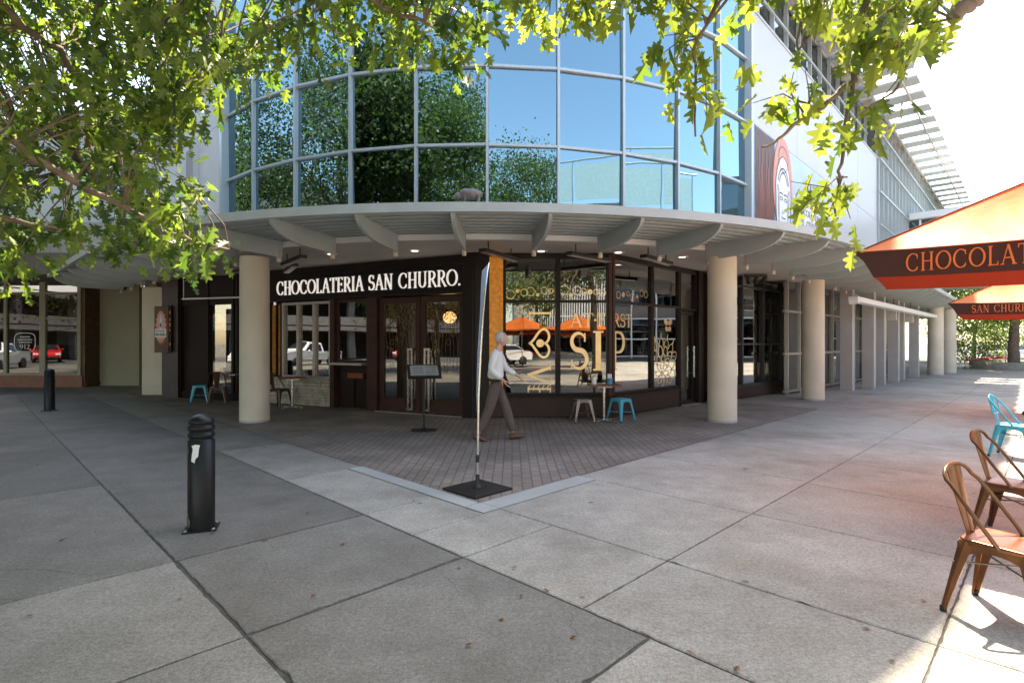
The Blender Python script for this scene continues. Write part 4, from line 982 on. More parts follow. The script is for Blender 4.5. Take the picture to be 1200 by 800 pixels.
# billboard on the white wall
BB = thing('billboard', 'large poster with a drawn face in a pink halo on the white wall', 'billboard', right(2.2, RG+.05, 4.8))
def fp(s, z, o=0): return right(s*1.7, RG+.012+o, z)
m = MB(); m.extr([fp(.3, 3.9), fp(4.15, 3.9), fp(4.15, 7.1), fp(.3, 7.1)], nR*.03); obj('board', m, 'poster_blue', BB, True)
m = MB(); m.extr([fp(.3, 3.92, .032), fp(1.15, 3.92, .032), fp(1.15, 7.08, .032), fp(.3, 7.08, .032)], nR*.004); obj('brown_panel', m, 'poster_brown', BB, True)
m = MB(); m.extr([fp(.32, 3.92, .037), fp(1.1, 3.92, .037), fp(1.1, 4.35, .037), fp(.32, 4.35, .037)], nR*.004); m.extr([fp(2.1, 4.2, .034), fp(4.1, 4.2, .034), fp(4.1, 5.7, .034), fp(2.1, 5.95, .034)], nR*.004); obj('white_panel', m, 'poster_white', BB, True)
m = MB()
for k in range(14):
    s0 = .38+.05*k; m.extr([fp(s0, 4.4, .038), fp(s0+.03, 4.4, .038), fp(s0+.03+.02*math.sin(k), 6.2+.5*math.sin(k*2.1), .038), fp(s0+.02*math.sin(k), 6.2+.5*math.sin(k*2.1), .038)], nR*.003)
obj('churro_picture', m, 'rust_panel', BB, True); m = MB()
for k in range(7):
    s0 = 2.75+.16*k; m.extr([fp(s0, 5.8, .036), fp(s0+.13, 5.78, .036), fp(s0+.08, 6.2+.2*(k % 3), .036), fp(s0+.04, 6.2+.2*(k % 3), .036)], nR*.003)
obj('churro_picture', m, 'rust_panel', BB, True)
c = fp(1.55, 5.72, .04); m = MB(); disc(m, c+Z*.25, tR, Z, .82, 1.35, .004, 40); obj('halo', m, 'logo_pink', BB, True)
m = MB(); disc(m, c-Z*.15, tR, Z, .66, 1.22, .009, 40); obj('face', m, 'poster_white', BB, True)
m = MB()
def el(cx, cz, rx, rz_, w_, a0=0, a1=360):
    P = [c+tR*1.58*(cx+rx*math.cos(R(a0+(a1-a0)*i/28)))+Z*(cz+rz_*math.sin(R(a0+(a1-a0)*i/28))) for i in range(29)]; ribbon(m, P, w_, nR, .013+.0004*len(m.f) % .002)
el(0, -.15, .42, 1.22, .03); el(0, -.3, .27, .85, .025, 150, 390); el(0, .12, .30, .62, .045, 20, 160); el(0, .0, .25, .62, .04, 30, 150)
for sx_ in (-1, 1): el(.12*sx_, -.12, .075, .04, .025); el(.12*sx_, -.02, .1, .05, .035, 20, 160); el(.3*sx_, -.4, .07, .6, .025)
el(0, -.45, .05, .05, .02, 180, 360); el(0, -.62, .1, .03, .03, 180, 360); el(0, -.85, .12, .12, .025, 200, 340); el(0, 1.0, .25, .35, .02)
text(m, 'SAN CHURRO', fp(2.2, 4.95, .04), tR, Z, .42, .004, sp=.05, stretch=.82, weight=1.2); text(m, 'CHOCOLATERIA', fp(2.22, 5.5, .04), tR, Z, .2, .004, sp=.05, stretch=1.35)
obj('line_drawing', m, 'logo_line', BB, True)
# ------------------------------------------------------------------ bollards
def bollard(p, label, worn):
    t = thing('bollard', label, 'bollard', p, R(20), 'black bollards on the plaza'); r = .105
    m = MB(); prof = [(r, .012), (r, .76), (r-.012, .77), (r-.012, .785), (r, .795), (r, .82), (r-.012, .83), (r-.012, .845), (r, .855), (r, .88), (r-.012, .89), (r-.012, .905), (r-.004, .912)]
    prof += [((r-.004)*math.cos(a*.1745), .912+.075*math.sin(a*.1745)) for a in range(1, 9)]+[(.005, .988)]
    m.lathe(prof, (0, 0, 0), 36); obj('post', m, 'bollard_black', t)
    m = MB(); m.box((0, 0, .006), (.26, .23, .012), 0, .004); obj('base_plate', m, 'bollard_black', t)
    for x in (-.105, .105):
        for y in (-.09, .09):
            m = MB(); m.lathe([(.016, .012), (.016, .022), (.009, .026), (.002, .027)], (x, y, 0), 8); obj('bolt', m, 'gunmetal', t)
    if worn:
        def patch(nm, mt, a0, cs, k):
            m = MB(); P = []
            for (a, z) in cs: P.append((math.cos(R(a0+a))*(r+k), math.sin(R(a0+a))*(r+k), z))
            m.add(P, [tuple(range(len(P)))]); obj(nm, m, mt, t)
        f = -90-20
        patch('sticker', 'sticker', f, [(-14, .60), (2, .585), (6, .62), (17, .64), (20, .70), (24, .735), (5, .74), (-12, .73), (-6, .70), (-10, .66)], .0035)
        patch('worn_paint', 'worn_steel', f, [(-62, .62), (-48, .60), (-36, .66), (-30, .69), (-38, .72), (-50, .74), (-66, .72)], .0025)
        patch('worn_paint', 'worn_steel', f, [(-55, .05), (-30, .03), (-20, .09), (-34, .12), (-42, .2), (-58, .17)], .0025)
    return t
bollard(ground(236, 619), 'black steel bollard with a torn white sticker, standing in the open plaza', True)
bollard(ground(58, 481), 'plain black bollard in front of the 912 shop window', False)

# ------------------------------------------------------------------ tolix style metal chairs and stools
def sheet_leg(mb, top, bot, w0, w1, th=.012):
    """tapered folded sheet leg: an L of two faces running from the seat corner to the foot"""
    top, bot = Vector(top), Vector(bot); sx = math.copysign(1, bot.x); sy = math.copysign(1, bot.y)
    n = 6; vs = []
    for i in range(n+1):
        f = i/n; p = top.lerp(bot, f); w_ = w0+(w1-w0)*f**.75; c = w_*.28
        P = [(-sx*w_, 0), (-sx*w_*.5, sy*.004), (-sx*c, 0), (-sx*c*.3, -sy*c*.3), (0, -sy*c), (sx*.004, -sy*w_*.5), (0, -sy*w_), (-sx*th, -sy*w_), (-sx*th, -sy*c), (-sx*c, -sy*th), (-sx*w_, -sy*th)]
        vs += [p+Vector((x, y, 0)) for x, y in P]
    k = 11; fs = [(i*k+j, i*k+(j+1) % k, (i+1)*k+(j+1) % k, (i+1)*k+j) for i in range(n) for j in range(k)]
    mb.add(vs, fs+[tuple(range(k))[::-1], tuple(range(n*k, n*k+k))])
def seat_plate(mb, w, d, z, cr, dish, hole=0, th=.012):
    ring = []
    for cx_, cy_, a0 in ((w/2-cr, d/2-cr, 0), (-w/2+cr, d/2-cr, 90), (-w/2+cr, -d/2+cr, 180), (w/2-cr, -d/2+cr, 270)):
        for i in range(6): a = R(a0+18*i); ring.append((cx_+cr*math.cos(a), cy_+cr*math.sin(a)))
    n = len(ring); vs = []
    levels = [(1.0, -.028), (1.0, -.004), (.975, 0), (.88, -.002-dish*.5), (.6, -dish), (.25, -dish*1.1)]
    for k, dz in levels: vs += [(x*k, y*k, z+dz) for x, y in ring]
    fs = [(l*n+i, l*n+(i+1) % n, (l+1)*n+(i+1) % n, (l+1)*n+i) for l in range(len(levels)-1) for i in range(n)]
    b = len(vs); vs += [(x*.98, y*.98, z-.028) for x, y in ring]+[(x*.25, y*.25, z-.028) for x, y in ring]
    fs += [(i, b+i, b+(i+1) % n, (i+1) % n) for i in range(n)]+[(b+i, b+n+i, b+n+(i+1) % n, b+(i+1) % n) for i in range(n)]
    l = len(levels)-1
    if hole: fs += [(l*n+i, l*n+(i+1) % n, b+n+(i+1) % n, b+n+i) for i in range(n)]
    else: fs += [tuple(l*n+i for i in range(n)), tuple(b+n+i for i in range(n))[::-1]]
    mb.add(vs, fs, True)
def apron(mb, a, b, z, h0, h1, th=.008, inset=0):
    """sheet between two legs under the seat, its lower edge an arch"""
    a, b = Vector(a), Vector(b); d = b-a; n = Vector((d.y, -d.x, 0)).normalized()*th; P = [(0, z), (1, z)]
    for i in range(11): f = 1-i/10; P.append((f, z-h1-(h0-h1)*abs(2*f-1)**2.6))
    mb.extr([a+d*f+Vector((0, 0, zz)) for f, zz in P], n)
def chair(mt, label, loc, rz, group, arms=False):
    """faces local -y; seat 0.45 m high"""
    t = thing('metal_chair', label, 'chair', loc, rz, group)
    m = MB(); seat_plate(m, .36, .36, .455, .06, .008); obj('seat', m, mt, t)
    m = MB(); 
    for a, b in (((-.165, -.175), (.165, -.175)), ((.165, .172), (-.165, .172)), ((-.172, .165), (-.172, -.165)), ((.172, -.165), (.172, .165))): apron(m, (*a, 0), (*b, 0), .428, .105, .028)
    obj('apron', m, mt, t)
    for sx in (-1, 1):
        for sy in (-1, 1):
            m = MB(); sheet_leg(m, (sx*.176, sy*.176, .44), (sx*.222, sy*(.225 if sy < 0 else .245), .012), .085, .03); l = obj('leg', m, mt, t)
            m = MB(); m.lathe([(.015, 0), (.018, .003), (.018, .03), (.013, .034)], (sx*.209, sy*(.212 if sy < 0 else .232), 0), 10); obj('foot', m, 'rubber', l)
    m = MB(); m.tube([(-.19, -.185, .30), (.19, .195, .30)], .006, 6); m.tube([(.19, -.185, .307), (-.19, .195, .307)], .006, 6); obj('cross_brace', m, 'gunmetal', t)
    # back: one bent tube
    P = [(-.182, -.02, .44), (-.186, .02, .50), (-.188, .08, .58), (-.185, .145, .67), (-.176, .205, .75)]
    for i in range(9): a = R(180-22.5*i); P.append((.165*math.cos(a), .235+.035*math.sin(a), .775+.075*math.sin(a)))
    P += [(-x, y, z) for x, y, z in P[:5][::-1]]
    m = MB(); m.tube(P, .0115, 10); obj('back_tube', m, mt, t)
    m = MB(); n = 8; vs = []
    for i in range(n+1):
        f = i/n; z = .445+f*.40; y = .172+.095*f; w_ = .045+.045*f
        for x, dy in ((-w_, 0), (-w_*.55, -.003), (-w_*.45, .006), (w_*.45, .006), (w_*.55, -.003), (w_, 0)): vs.append((x, y+dy+.012*(abs(x)/w_)**2*0, z))
    fs = [(i*6+j, i*6+j+1, (i+1)*6+j+1, (i+1)*6+j) for i in range(n) for j in range(5)]
    k = len(vs); vs += [(x, y+.006, z) for x, y, z in vs]; fs += [tuple(k+q for q in f[::-1]) for f in fs]
    e = [i*6 for i in range(n+1)]+[n*6+j for j in range(1, 6)]+[i*6+5 for i in range(n-1, -1, -1)]+[j for j in range(4, 0, -1)]
    fs += [(e[i], e[(i+1) % len(e)], k+e[(i+1) % len(e)], k+e[i]) for i in range(len(e))]
    m.add(vs, fs, False); obj('back_splat', m, mt, t)
    if arms:
        m = MB()
        m.tube([(-.165, .24, .79), (-.165, .20, .60)], .008); m.tube([(.165, .24, .79), (.165, .20, .60)], .008); m.tube([(-.17, .20, .6), (.17, .20, .6)], .008); obj('back_rail', m, mt, t)
    return t
def stool(mt, label, loc, rz, group, h=.46):
    t = thing('metal_stool', label, 'stool', loc, rz, group)
    m = MB(); seat_plate(m, .31, .31, h, .05, .006, hole=1); obj('seat', m, mt, t)
    m = MB()
    for a, b in (((-.14, -.15), (.14, -.15)), ((.14, .15), (-.14, .15)), ((-.15, .14), (-.15, -.14)), ((.15, -.14), (.15, .14))): apron(m, (*a, 0), (*b, 0), h-.026, .10, .028)
    obj('apron', m, mt, t)
    for sx in (-1, 1):
        for sy in (-1, 1):
            m = MB(); sheet_leg(m, (sx*.153, sy*.153, h-.015), (sx*.215, sy*.215, .012), .08, .03); l = obj('leg', m, mt, t)
            m = MB(); m.lathe([(.015, 0), (.018, .003), (.018, .03), (.013, .034)], (sx*.203, sy*.203, 0), 10); obj('foot', m, 'rubber', l)
    m = MB(); m.tube([(-.19, -.19, .18), (.19, .19, .18)], .007, 6); m.tube([(.19, -.19, .188), (-.19, .19, .188)], .007, 6); obj('cross_brace', m, mt, t)
    return t
GC = 'metal chairs under the orange umbrellas'
rzf = math.atan2(.49, .87)                       # local -y turned towards (.49,-.87)
chair('copper', 'copper metal chair nearest the camera, its back loop clear of the others', (2.87, 3.16, 0), rzf, GC)
chair('copper', 'second copper metal chair, between the nearest chair and the turquoise one', (4.12, 4.46, 0), rzf+.05, GC)
chair('turquoise', 'turquoise metal chair with a railed back on the open plaza by the umbrellas', (7.02, 7.62, 0), rzf+.1, GC, True)
GS = 'seats along the shop front'
stool('turquoise', 'turquoise metal stool under the gold lettered corner window', ground(729, 494)+Vector((0, .12, 0)), R(35), GS)
stool('gunmetal', 'grey metal stool beside the bistro table', Vector((1.42, 11.0, 0)), R(8), GS)
stool('turquoise', 'turquoise metal stool by the dark flank glazing, left of the cream column', ground(234, 471), R(25), GS)
chair('chair_brown', 'brown metal chair between the turquoise stool and the cream column', ground(258, 473)+Vector((0, -.1, 0)), R(200), GS)
chair('turquoise', 'turquoise metal chair half hidden behind the left cream column', ground(264, 465), R(20), GS)
chair('chair_brown', 'dark metal chair below the folding window, right of the cream column', ground(327, 477), R(70), GS)
def bistro(label, loc, top, rz=0):
    t = thing('bistro_table', label, 'table', loc, rz, 'bistro tables along the shop front')
    m = MB(); m.box((0, 0, .735), (.62, .6, .03), 0, .006); obj('tabletop', m, top, t)
    m = MB(); m.tube([(0, 0, .02), (0, 0, .70)], .028, 14); m.box((0, 0, .708), (.3, .3, .02)); obj('pedestal', m, 'silver', t)
    for k in range(4):
        m = MB(); a = k*math.pi/2+.785; d = Vector((math.cos(a), math.sin(a), 0)); m.span(d*.03+Vector((0, 0, .04)), d*.32+Vector((0, 0, .018)), .045, .026, bev=.006); obj('foot', m, 'silver', t)
    return t
bt = Vector((1.86, 11.05, 0))
bistro('square brown bistro table on a silver post under the gold letters', bt, 'table_wood')
bistro('small bistro table by the brown chair, left of the cream column', ground(276, 469), 'table_wood', R(20))
bistro('small bistro table under the folding window', Vector((-5.35, 13.3, 0)), 'table_wood', R(26))
t = thing('menu_tub', 'small blue tub standing on the brown bistro table', 'tub', bt+Vector((.12, .02, .75)))
m = MB(); m.lathe([(.05, 0), (.062, .12), (.066, .125), (.056, .122), (.05, .02), (.004, .015)], (0, 0, 0), 18); obj('pot', m, 'blue_tub', t)
m = MB()
for k in range(3): m.box((-.03+.03*k, 0, .13), (.025, .01, .16), .3*k)
obj('sachet', m, 'paper', t)
t = thing('sugar_jar', 'pale sugar jar at the left end of the brown bistro table', 'jar', bt+Vector((-.2, .0, .75)))
m = MB(); m.lathe([(.045, 0), (.05, .01), (.05, .13), (.035, .15)], (0, 0, 0), 16); obj('jar_body', m, 'paper', t)
m = MB(); m.lathe([(.038, .151), (.038, .17), (.01, .18), (.002, .181)], (0, 0, 0), 16); obj('lid', m, 'silver', t)

# ------------------------------------------------------------------ menu stand before the doors
ms = thing('menu_stand', 'black menu stand with a tilted lit page before the glass doors', 'stand', ground(497, 504), R(14))
m = MB(); m.lathe([(.235, 0), (.24, .006), (.235, .016), (.05, .03), (.03, .05)], (0, 0, 0), 28); obj('base', m, 'black_metal', ms)
m = MB(); m.tube([(0, 0, .04), (0, 0, 1.0)], .019, 12); obj('pole', m, 'black_metal', ms)
M_ = Matrix.Rotation(R(32), 3, 'X')
m = MB(); m.box((0, -.02, 1.07), (.60, .40, .05), M_, .01); m.box((0, .06, 1.0), (.1, .08, .08)); obj('case', m, 'black_metal', ms)
m = MB(); m.box(Vector((0, -.02, 1.07))+M_@Vector((0, 0, .027)), (.50, .31, .006), M_); obj('page', m, 'menu_page', ms)
m = MB()
for k in range(9): m.box(Vector((0, -.02, 1.07))+M_@Vector((-.12 if k % 2 else .12, -.12+.028*k, .031)), (.18, .009, .003), M_)
obj('page_lines', m, 'logo_line', ms)

# ------------------------------------------------------------------ banner seen edge-on, on its square foot plate
bp_ = Vector((-.375, 5.93, 0)); bn = thing('feather_banner', 'slim pale banner seen edge on, on a black square foot plate', 'banner', bp_)
m = MB(); m.box((0, 0, .014), (.54, .54, .02), R(45), .003); obj('foot_plate', m, 'black_metal', bn)
m = MB(); m.lathe([(.05, .024), (.055, .03), (.03, .05), (.024, .06), (.022, .17)], (0, 0, 0), 16)
for k in range(4): a = k*1.571+.4; m.lathe([(.012, .024), (.012, .034), (.003, .036)], (.1*math.cos(a), .1*math.sin(a), 0), 8)
obj('socket', m, 'black_metal', bn)
px = [(0, 0, .1), (.004, 0, .5), (.01, 0, 1.0), (.035, 0, 1.5), (.06, .01, 1.9), (.085, .05, 2.2), (.105, .14, 2.4), (.115, .26, 2.5)]
m = MB(); m.tube(px[:3], [.015, .014, .013], 10); m.cur = 1; m.tube([(0, 0, .30), (0, 0, .38)], .021, 12); m.cur = 0; m.tube(px[2:], [.013, .011, .010, .009, .007, .006], 10); obj('pole', m, ['silver', 'black_metal'], bn)
m = MB(); n = 14; vs = []
for i in range(n+1):
    f = i/n; z = .62+f*1.86; k_ = min(z, 2.49); j = max(q for q in range(len(px)) if px[q][2] <= k_); a, b = Vector(px[j]), Vector(px[min(j+1, 7)]); q = (k_-a.z)/max(1e-6, b.z-a.z) if b.z > a.z else 0
    p = a.lerp(b, q); wdt = (.16+.5*f**.6)*(1-.75*max(0, f-.75)/.25)
    for s_ in range(6):
        g_ = s_/5; vs.append((p.x-.004-.085*g_*f**.6+.006*math.sin(3*g_+5*f), p.y+.012+wdt*g_, z-.05*g_))
fs = [(i*6+j, i*6+j+1, (i+1)*6+j+1, (i+1)*6+j) for i in range(n) for j in range(5)]
k = len(vs); vs += [(x-.004, y, z) for x, y, z in vs]; fs += [tuple(k+q for q in f[::-1]) for f in fs]
m.add(vs, fs, True); obj('flag_cloth', m, 'banner_cloth', bn, fix=False)

# ------------------------------------------------------------------ umbrellas
def umbrella(c, label, word1, word2, rz=R(45)):
    t = thing('cafe_umbrella', label, 'umbrella', (c[0], c[1], 0), rz, 'orange cafe umbrellas'); h = 1.5; ze, zt = 2.44, 3.32
    m = MB(); m.lathe([(.0, 0), (.36, .0), (.38, .03), (.36, .07), (.06, .09), (.04, .12), (.036, .4)], (0, 0, 0), 28); obj('base', m, 'black_metal', t)
    m = MB(); m.tube([(0, 0, .3), (0, 0, zt-.03)], .024, 14); obj('pole', m, 'silver', t)
    # canopy: four gently sagging panels
    m = MB(); N_ = 10; cs = [(-h, -h), (h, -h), (h, h), (-h, h)]
    for q in range(4):
        a, b = Vector((*cs[q], ze)), Vector((*cs[(q+1) % 4], ze)); top = Vector((0, 0, zt)); vs = []
        for i in range(N_+1):
            f = i/N_
            for j in range(N_+1):
                e = j/N_; p = a.lerp(b, e).lerp(top, f); p.z -= .13*math.sin(math.pi*f)*math.sin(math.pi*e)+.035*math.sin(math.pi*e)*(1-f); vs.append(p)
        k = N_+1; fs = [(i*k+j, i*k+j+1, (i+1)*k+j+1, (i+1)*k+j) for i in range(N_) for j in range(N_)]
        m.add(vs, fs, True)
    obj('canopy', m, 'umbrella_orange', t)
    m = MB()
    for q in range(4):
        a, b = Vector((*cs[q], ze)), Vector((*cs[(q+1) % 4], ze)); m.tube([a.lerp(b, e/12)-Vector((0, 0, .035*math.sin(math.pi*e/12)-.002)) for e in range(13)], .009, 6)
        m.tube([a+Vector((0, 0, .004)), Vector((0, 0, zt+.004))], .007, 6)
    obj('canopy_hem', m, 'umbrella_band', t)
    m = MB(); m.lathe([(.05, zt-.01), (.06, zt+.01), (.03, zt+.05), (.012, zt+.1), (.003, zt+.11)], (0, 0, 0), 14); obj('finial', m, 'black_metal', t)
    for k in range(4):
        m = MB(); m.tube([(cs[k][0]*.99, cs[k][1]*.99, ze-.02), (0, 0, zt-.05)], .011, 8); rb = obj('rib', m, 'table_wood', t)
        m = MB(); m.tube([(cs[k][0]*.5, cs[k][1]*.5, (ze+zt)/2-.04), (0, 0, 2.55)], .009, 8); obj('strut', m, 'table_wood', rb)
    # valance on each side: brown above, orange band below, ends cut away at the corners
    for q in (0, 3):                    # skirts on the two sides that face the plaza
        a, b = Vector((*cs[q], 0)), Vector((*cs[(q+1) % 4], 0)); d = (b-a).normalized(); o_ = Vector((d.y, -d.x, 0)); L = 2*h
        def pt(s_, z, dz=0):
            e = s_/L; f = (ze-.035*math.sin(math.pi*e)); bulge = .02*math.sin(9*e+q)*(-z/.3)
            return a+d*s_+o_*(.006+bulge)+Vector((0, 0, f+z))
        m = MB(); m2 = MB(); N_ = 26
        def sheet(mm, z0, z1, c0, c1):
            vs = []
            for i in range(N_+1):
                for k in range(4):
                    g_ = k/3; z = z0+(z1-z0)*g_; cut = c0+(c1-c0)*g_**.7; s_ = cut+(L-2*cut)*i/N_; vs.append(pt(s_, z))
            fs = [(i*4+k, i*4+k+1, (i+1)*4+k+1, (i+1)*4+k) for i in range(N_) for k in range(3)]; mm.add(vs, fs, True)
        sheet(m, -.002, -.235, .0, .15); v = obj('valance', m, 'umbrella_brown', t, fix=False)
        sheet(m2, -.235, -.35, .15, .25); obj('valance_band', m2, 'umbrella_band', v, fix=False)
        m = MB()
        wd_ = (word2, word1)[q % 2]; hh = .16; tw_ = text_width(wd_, .1)*hh
        st_ = 2.2/tw_; text(m, wd_, a+d*(L/2-tw_*st_/2)+o_*.032+Vector((0, 0, ze-.215)), d, Z, hh, .004, sp=.1, stretch=st_); obj('valance_lettering', m, 'orange_letter', v)
    return t
umbrella((3.24+1.5*2*S2, 5.16), 'orange cafe umbrella with brown lettered valance nearest the camera', 'CHOCOLATERIA SAN CHURRO', 'CHOCOLATERIA SAN CHURRO')
umbrella((9.5+1.5*2*S2, 11.9), 'smaller looking orange cafe umbrella farther along the right street', 'SAN CHURRO CHOCOLATERIA', 'SAN CHURRO CHOCOLATERIA')
umbrella((1.2, -13.0), 'orange cafe umbrella mirrored beside the heart of the gold lettered window', 'CHOCOLATERIA SAN CHURRO', 'CHOCOLATERIA SAN CHURRO')
umbrella((4.9, -12.4), 'orange cafe umbrella mirrored behind the large gold letters', 'CHOCOLATERIA SAN CHURRO', 'CHOCOLATERIA SAN CHURRO')

# ------------------------------------------------------------------ small statue on the canopy edge
ss = thing('sheep_statue', 'small grey animal statue standing on the canopy edge', 'statue', (-.62, 8.42, 3.692), R(180))
m = MB(); n = 12
for s_ in ((0, 0, .19, .17, .085, .085),): m.ball(s_[:3], s_[3:], 16, 10)
m.ball((.09, 0, .20), (.10, .08, .08), 14, 8); m.ball((.20, 0, .17), (.07, .045, .05), 12, 8); m.ball((.265, 0, .145), (.04, .03, .03), 10, 6)
obj('body', m, 'sheep_bronze', ss)
for x in (-.1, .1):
    for y in (-.045, .045):
        m = MB(); m.tube([(x, y, .15), (x+.005, y, .07), (x, y, 0)], [.03, .02, .022], 8); obj('leg', m, 'sheep_bronze', ss)
for y in (-.045, .045):
    m = MB(); m.ball((.17, y, .205), (.015, .03, .012), 8, 6); obj('ear', m, 'sheep_bronze', ss)

# ------------------------------------------------------------------ the walking man
pz = Vector((-.27, 8.93, 0))
pm = [('hip', (0, 0, .95)), ]
def skinbody(name, verts, edges, radii, mats, parent=None, sub=1, extra=None):
    me = bpy.data.meshes.new(name+'_cage'); me.from_pydata([Vector(v) for v in verts], edges, []); o = bpy.data.objects.new(name+'_cage', me); COL.objects.link(o)
    mo = o.modifiers.new('skin', 'SKIN'); mo.use_smooth_shade = True; mo.branch_smoothing = .4
    if not me.skin_vertices: raise RuntimeError('no skin layer')
    for i, v in enumerate(me.skin_vertices[0].data):
        r = radii[i]; v.radius = r if isinstance(r, tuple) else (r, r); v.use_root = (i == 0)
    s_ = o.modifiers.new('sub', 'SUBSURF'); s_.levels = sub; s_.render_levels = sub
    dg = bpy.context.evaluated_depsgraph_get(); dg.update(); ev = o.evaluated_get(dg); nm = bpy.data.meshes.new_from_object(ev)
    bpy.data.objects.remove(o); bpy.data.meshes.remove(me)
    mb = MB(); mb.v = [tuple(v.co) for v in nm.vertices]; mb.f = [tuple(p.vertices) for p in nm.polygons]; mb.sm = [True]*len(mb.f); mb.mi = [0]*len(mb.f)
    bpy.data.meshes.remove(nm)
    if extra: extra(mb)
    return obj(name, mb, mats, parent)
# joints (x = walking direction, right in the photograph); y<0 is nearer the camera
J = dict(pelvis=(0, 0, .96), belly=(.0, 0, 1.10), chest=(.015, 0, 1.28), neckb=(.03, 0, 1.45), neck=(.055, 0, 1.53), head=(.085, 0, 1.62),
         shN=(.0, -.17, 1.41), elN=(-.07, -.215, 1.16), wrN=(.12, -.20, 1.0),
         shF=(.05, .17, 1.41), elF=(.16, .21, 1.16), wrF=(.36, .17, 1.05),
         hipN=(0, -.09, .92), knN=(-.10, -.10, .52), anN=(-.27, -.09, .115), hipF=(.01, .09, .92), knF=(.17, .10, .52), anF=(.29, .09, .10))
def head_extra(mb):
    base = len(mb.v); n, m_ = 26, 20; c = Vector((.10, 0, 1.655)); vs = []
    for i in range(m_+1):
        th = math.pi*i/m_
        for k in range(n):
            ph = 2*math.pi*k/n; d = Vector((math.sin(th)*math.cos(ph), math.sin(th)*math.sin(ph), math.cos(th)))
            p = Vector((d.x*.098, d.y*.074, d.z*.118))
            fx = max(0, d.x)
            if d.z < -.2: p.y *= 1-.28*min(1, (-d.z-.2)/.8); p.x += .012*fx                     # jaw and chin
            nose = math.exp(-(d.y/.13)**2-((d.z+.12)/.16)**2)*fx; p.x += .030*nose
            eye = math.exp(-((abs(d.y)-.38)/.15)**2-((d.z-.06)/.12)**2)*fx; p.x -= .012*eye
            brow = math.exp(-((abs(d.y)-.3)/.25)**2-((d.z-.22)/.08)**2)*fx; p.x += .005*brow
            mouth = math.exp(-(d.y/.3)**2-((d.z+.48)/.06)**2)*fx; p.x -= .006*mouth
            vs.append(c+p)
    mb.add(vs, [(i*n+k, (i+1)*n+k, (i+1)*n+(k+1) % n, i*n+(k+1) % n) for i in range(m_) for k in range(n)], True)
    for sy in (-1, 1):
        mb.cur = 0; mb.ball((.088, .076*sy, 1.645), (.022, .012, .033), 10, 8)
        mb.cur = 1; mb.ball((.182, .029*sy, 1.662), (.008, .011, .007), 8, 6)
    mb.cur = 0
names = ['pelvis', 'belly', 'chest', 'neckb', 'neck', 'head', 'shN', 'elN', 'wrN', 'shF', 'elF', 'wrF', 'hipN', 'knN', 'anN', 'hipF', 'knF', 'anF']
V_ = [J[k] for k in names]; ix = {k: i for i, k in enumerate(names)}
E_ = [(0, 1), (1, 2), (2, 3), (3, 4), (4, 5), (3, 6), (6, 7), (7, 8), (3, 9), (9, 10), (10, 11), (0, 12), (12, 13), (13, 14), (0, 15), (15, 16), (16, 17)]
Rr_ = [(.045, .06), .06, (.07, .09), .05, .05, .05, .045, .034, .026, .045, .034, .026, .04, .042, .034, .04, .042, .034]
def hand(w_, dirx, side):
    w_ = Vector(w_); b = len(V_); d = Vector((dirx, 0, -.75)).normalized(); sd = Vector((0, 1, 0)); fw = Vector((d.z*-1, 0, d.x))
    V_.append(tuple(w_+d*.05)); E_.append((ix['wr'+side], b)); Rr_.append((.034, .018)); V_.append(tuple(w_+d*.09)); E_.append((b, b+1)); Rr_.append((.036, .015))
    for k, (off, L) in enumerate(((-.03, .065), (-.01, .078), (.01, .072), (.03, .055))):
        q = len(V_); p0 = w_+d*.095+sd*off; V_.append(tuple(p0)); E_.append((b+1, q)); Rr_.append(.0095)
        p1 = p0+d*L*.5+fw*.004; p2 = p1+(d*.8+fw*.5).normalized()*L*.5
        V_.append(tuple(p1)); V_.append(tuple(p2)); E_.append((q, q+1)); E_.append((q+1, q+2)); Rr_.extend((.0088, .0075))
    q = len(V_); V_.append(tuple(w_+d*.06+fw*.03-sd*.01)); V_.append(tuple(w_+d*.10+fw*.05)); E_.append((b, q)); E_.append((q, q+1)); Rr_.extend((.011, .009))
hand(J['wrN'], .6, 'N'); hand(J['wrF'], .75, 'F')
PERS = skinbody('person', V_, E_, Rr_, ['skin', 'eye'], None, 1, head_extra); PERS.location = pz
tag(PERS, 'grey haired man in a white shirt and brown trousers walking past the banner', 'person')
v = [(.0, 0, .975), (.0, 0, 1.10), (.015, 0, 1.28), (.028, 0, 1.43), J['shN'], J['elN'], tuple(Vector(J['wrN']).lerp(Vector(J['elN']), .12)), J['shF'], J['elF'], tuple(Vector(J['wrF']).lerp(Vector(J['elF']), .12)), (.05, 0, 1.50)]
skinbody('shirt', v, [(0, 1), (1, 2), (2, 3), (3, 4), (4, 5), (5, 6), (3, 7), (7, 8), (8, 9), (3, 10)], [(.15, .19), (.145, .172), (.135, .165), (.085, .10), .078, .062, .047, .078, .062, .047, .062], ['shirt'], PERS, 2)
v = [(0, 0, 1.03), (0, 0, .93), (0, -.085, .86), (-.10, -.10, .52), (-.262, -.09, .135), (.012, .09, .86), (.17, .10, .52), (.288, .09, .12)]
skinbody('trousers', v, [(0, 1), (1, 2), (2, 3), (3, 4), (1, 5), (5, 6), (6, 7)], [(.135, .172), (.15, .19), .118, .085, .072, .112, .085, .072], ['trouser'], PERS, 2)
m = MB(); m.tube([(.125*math.cos(a*.314), .15*math.sin(a*.314), .985) for a in range(20)], .016, 6, closed=True); obj('belt', m, 'belt', PERS)
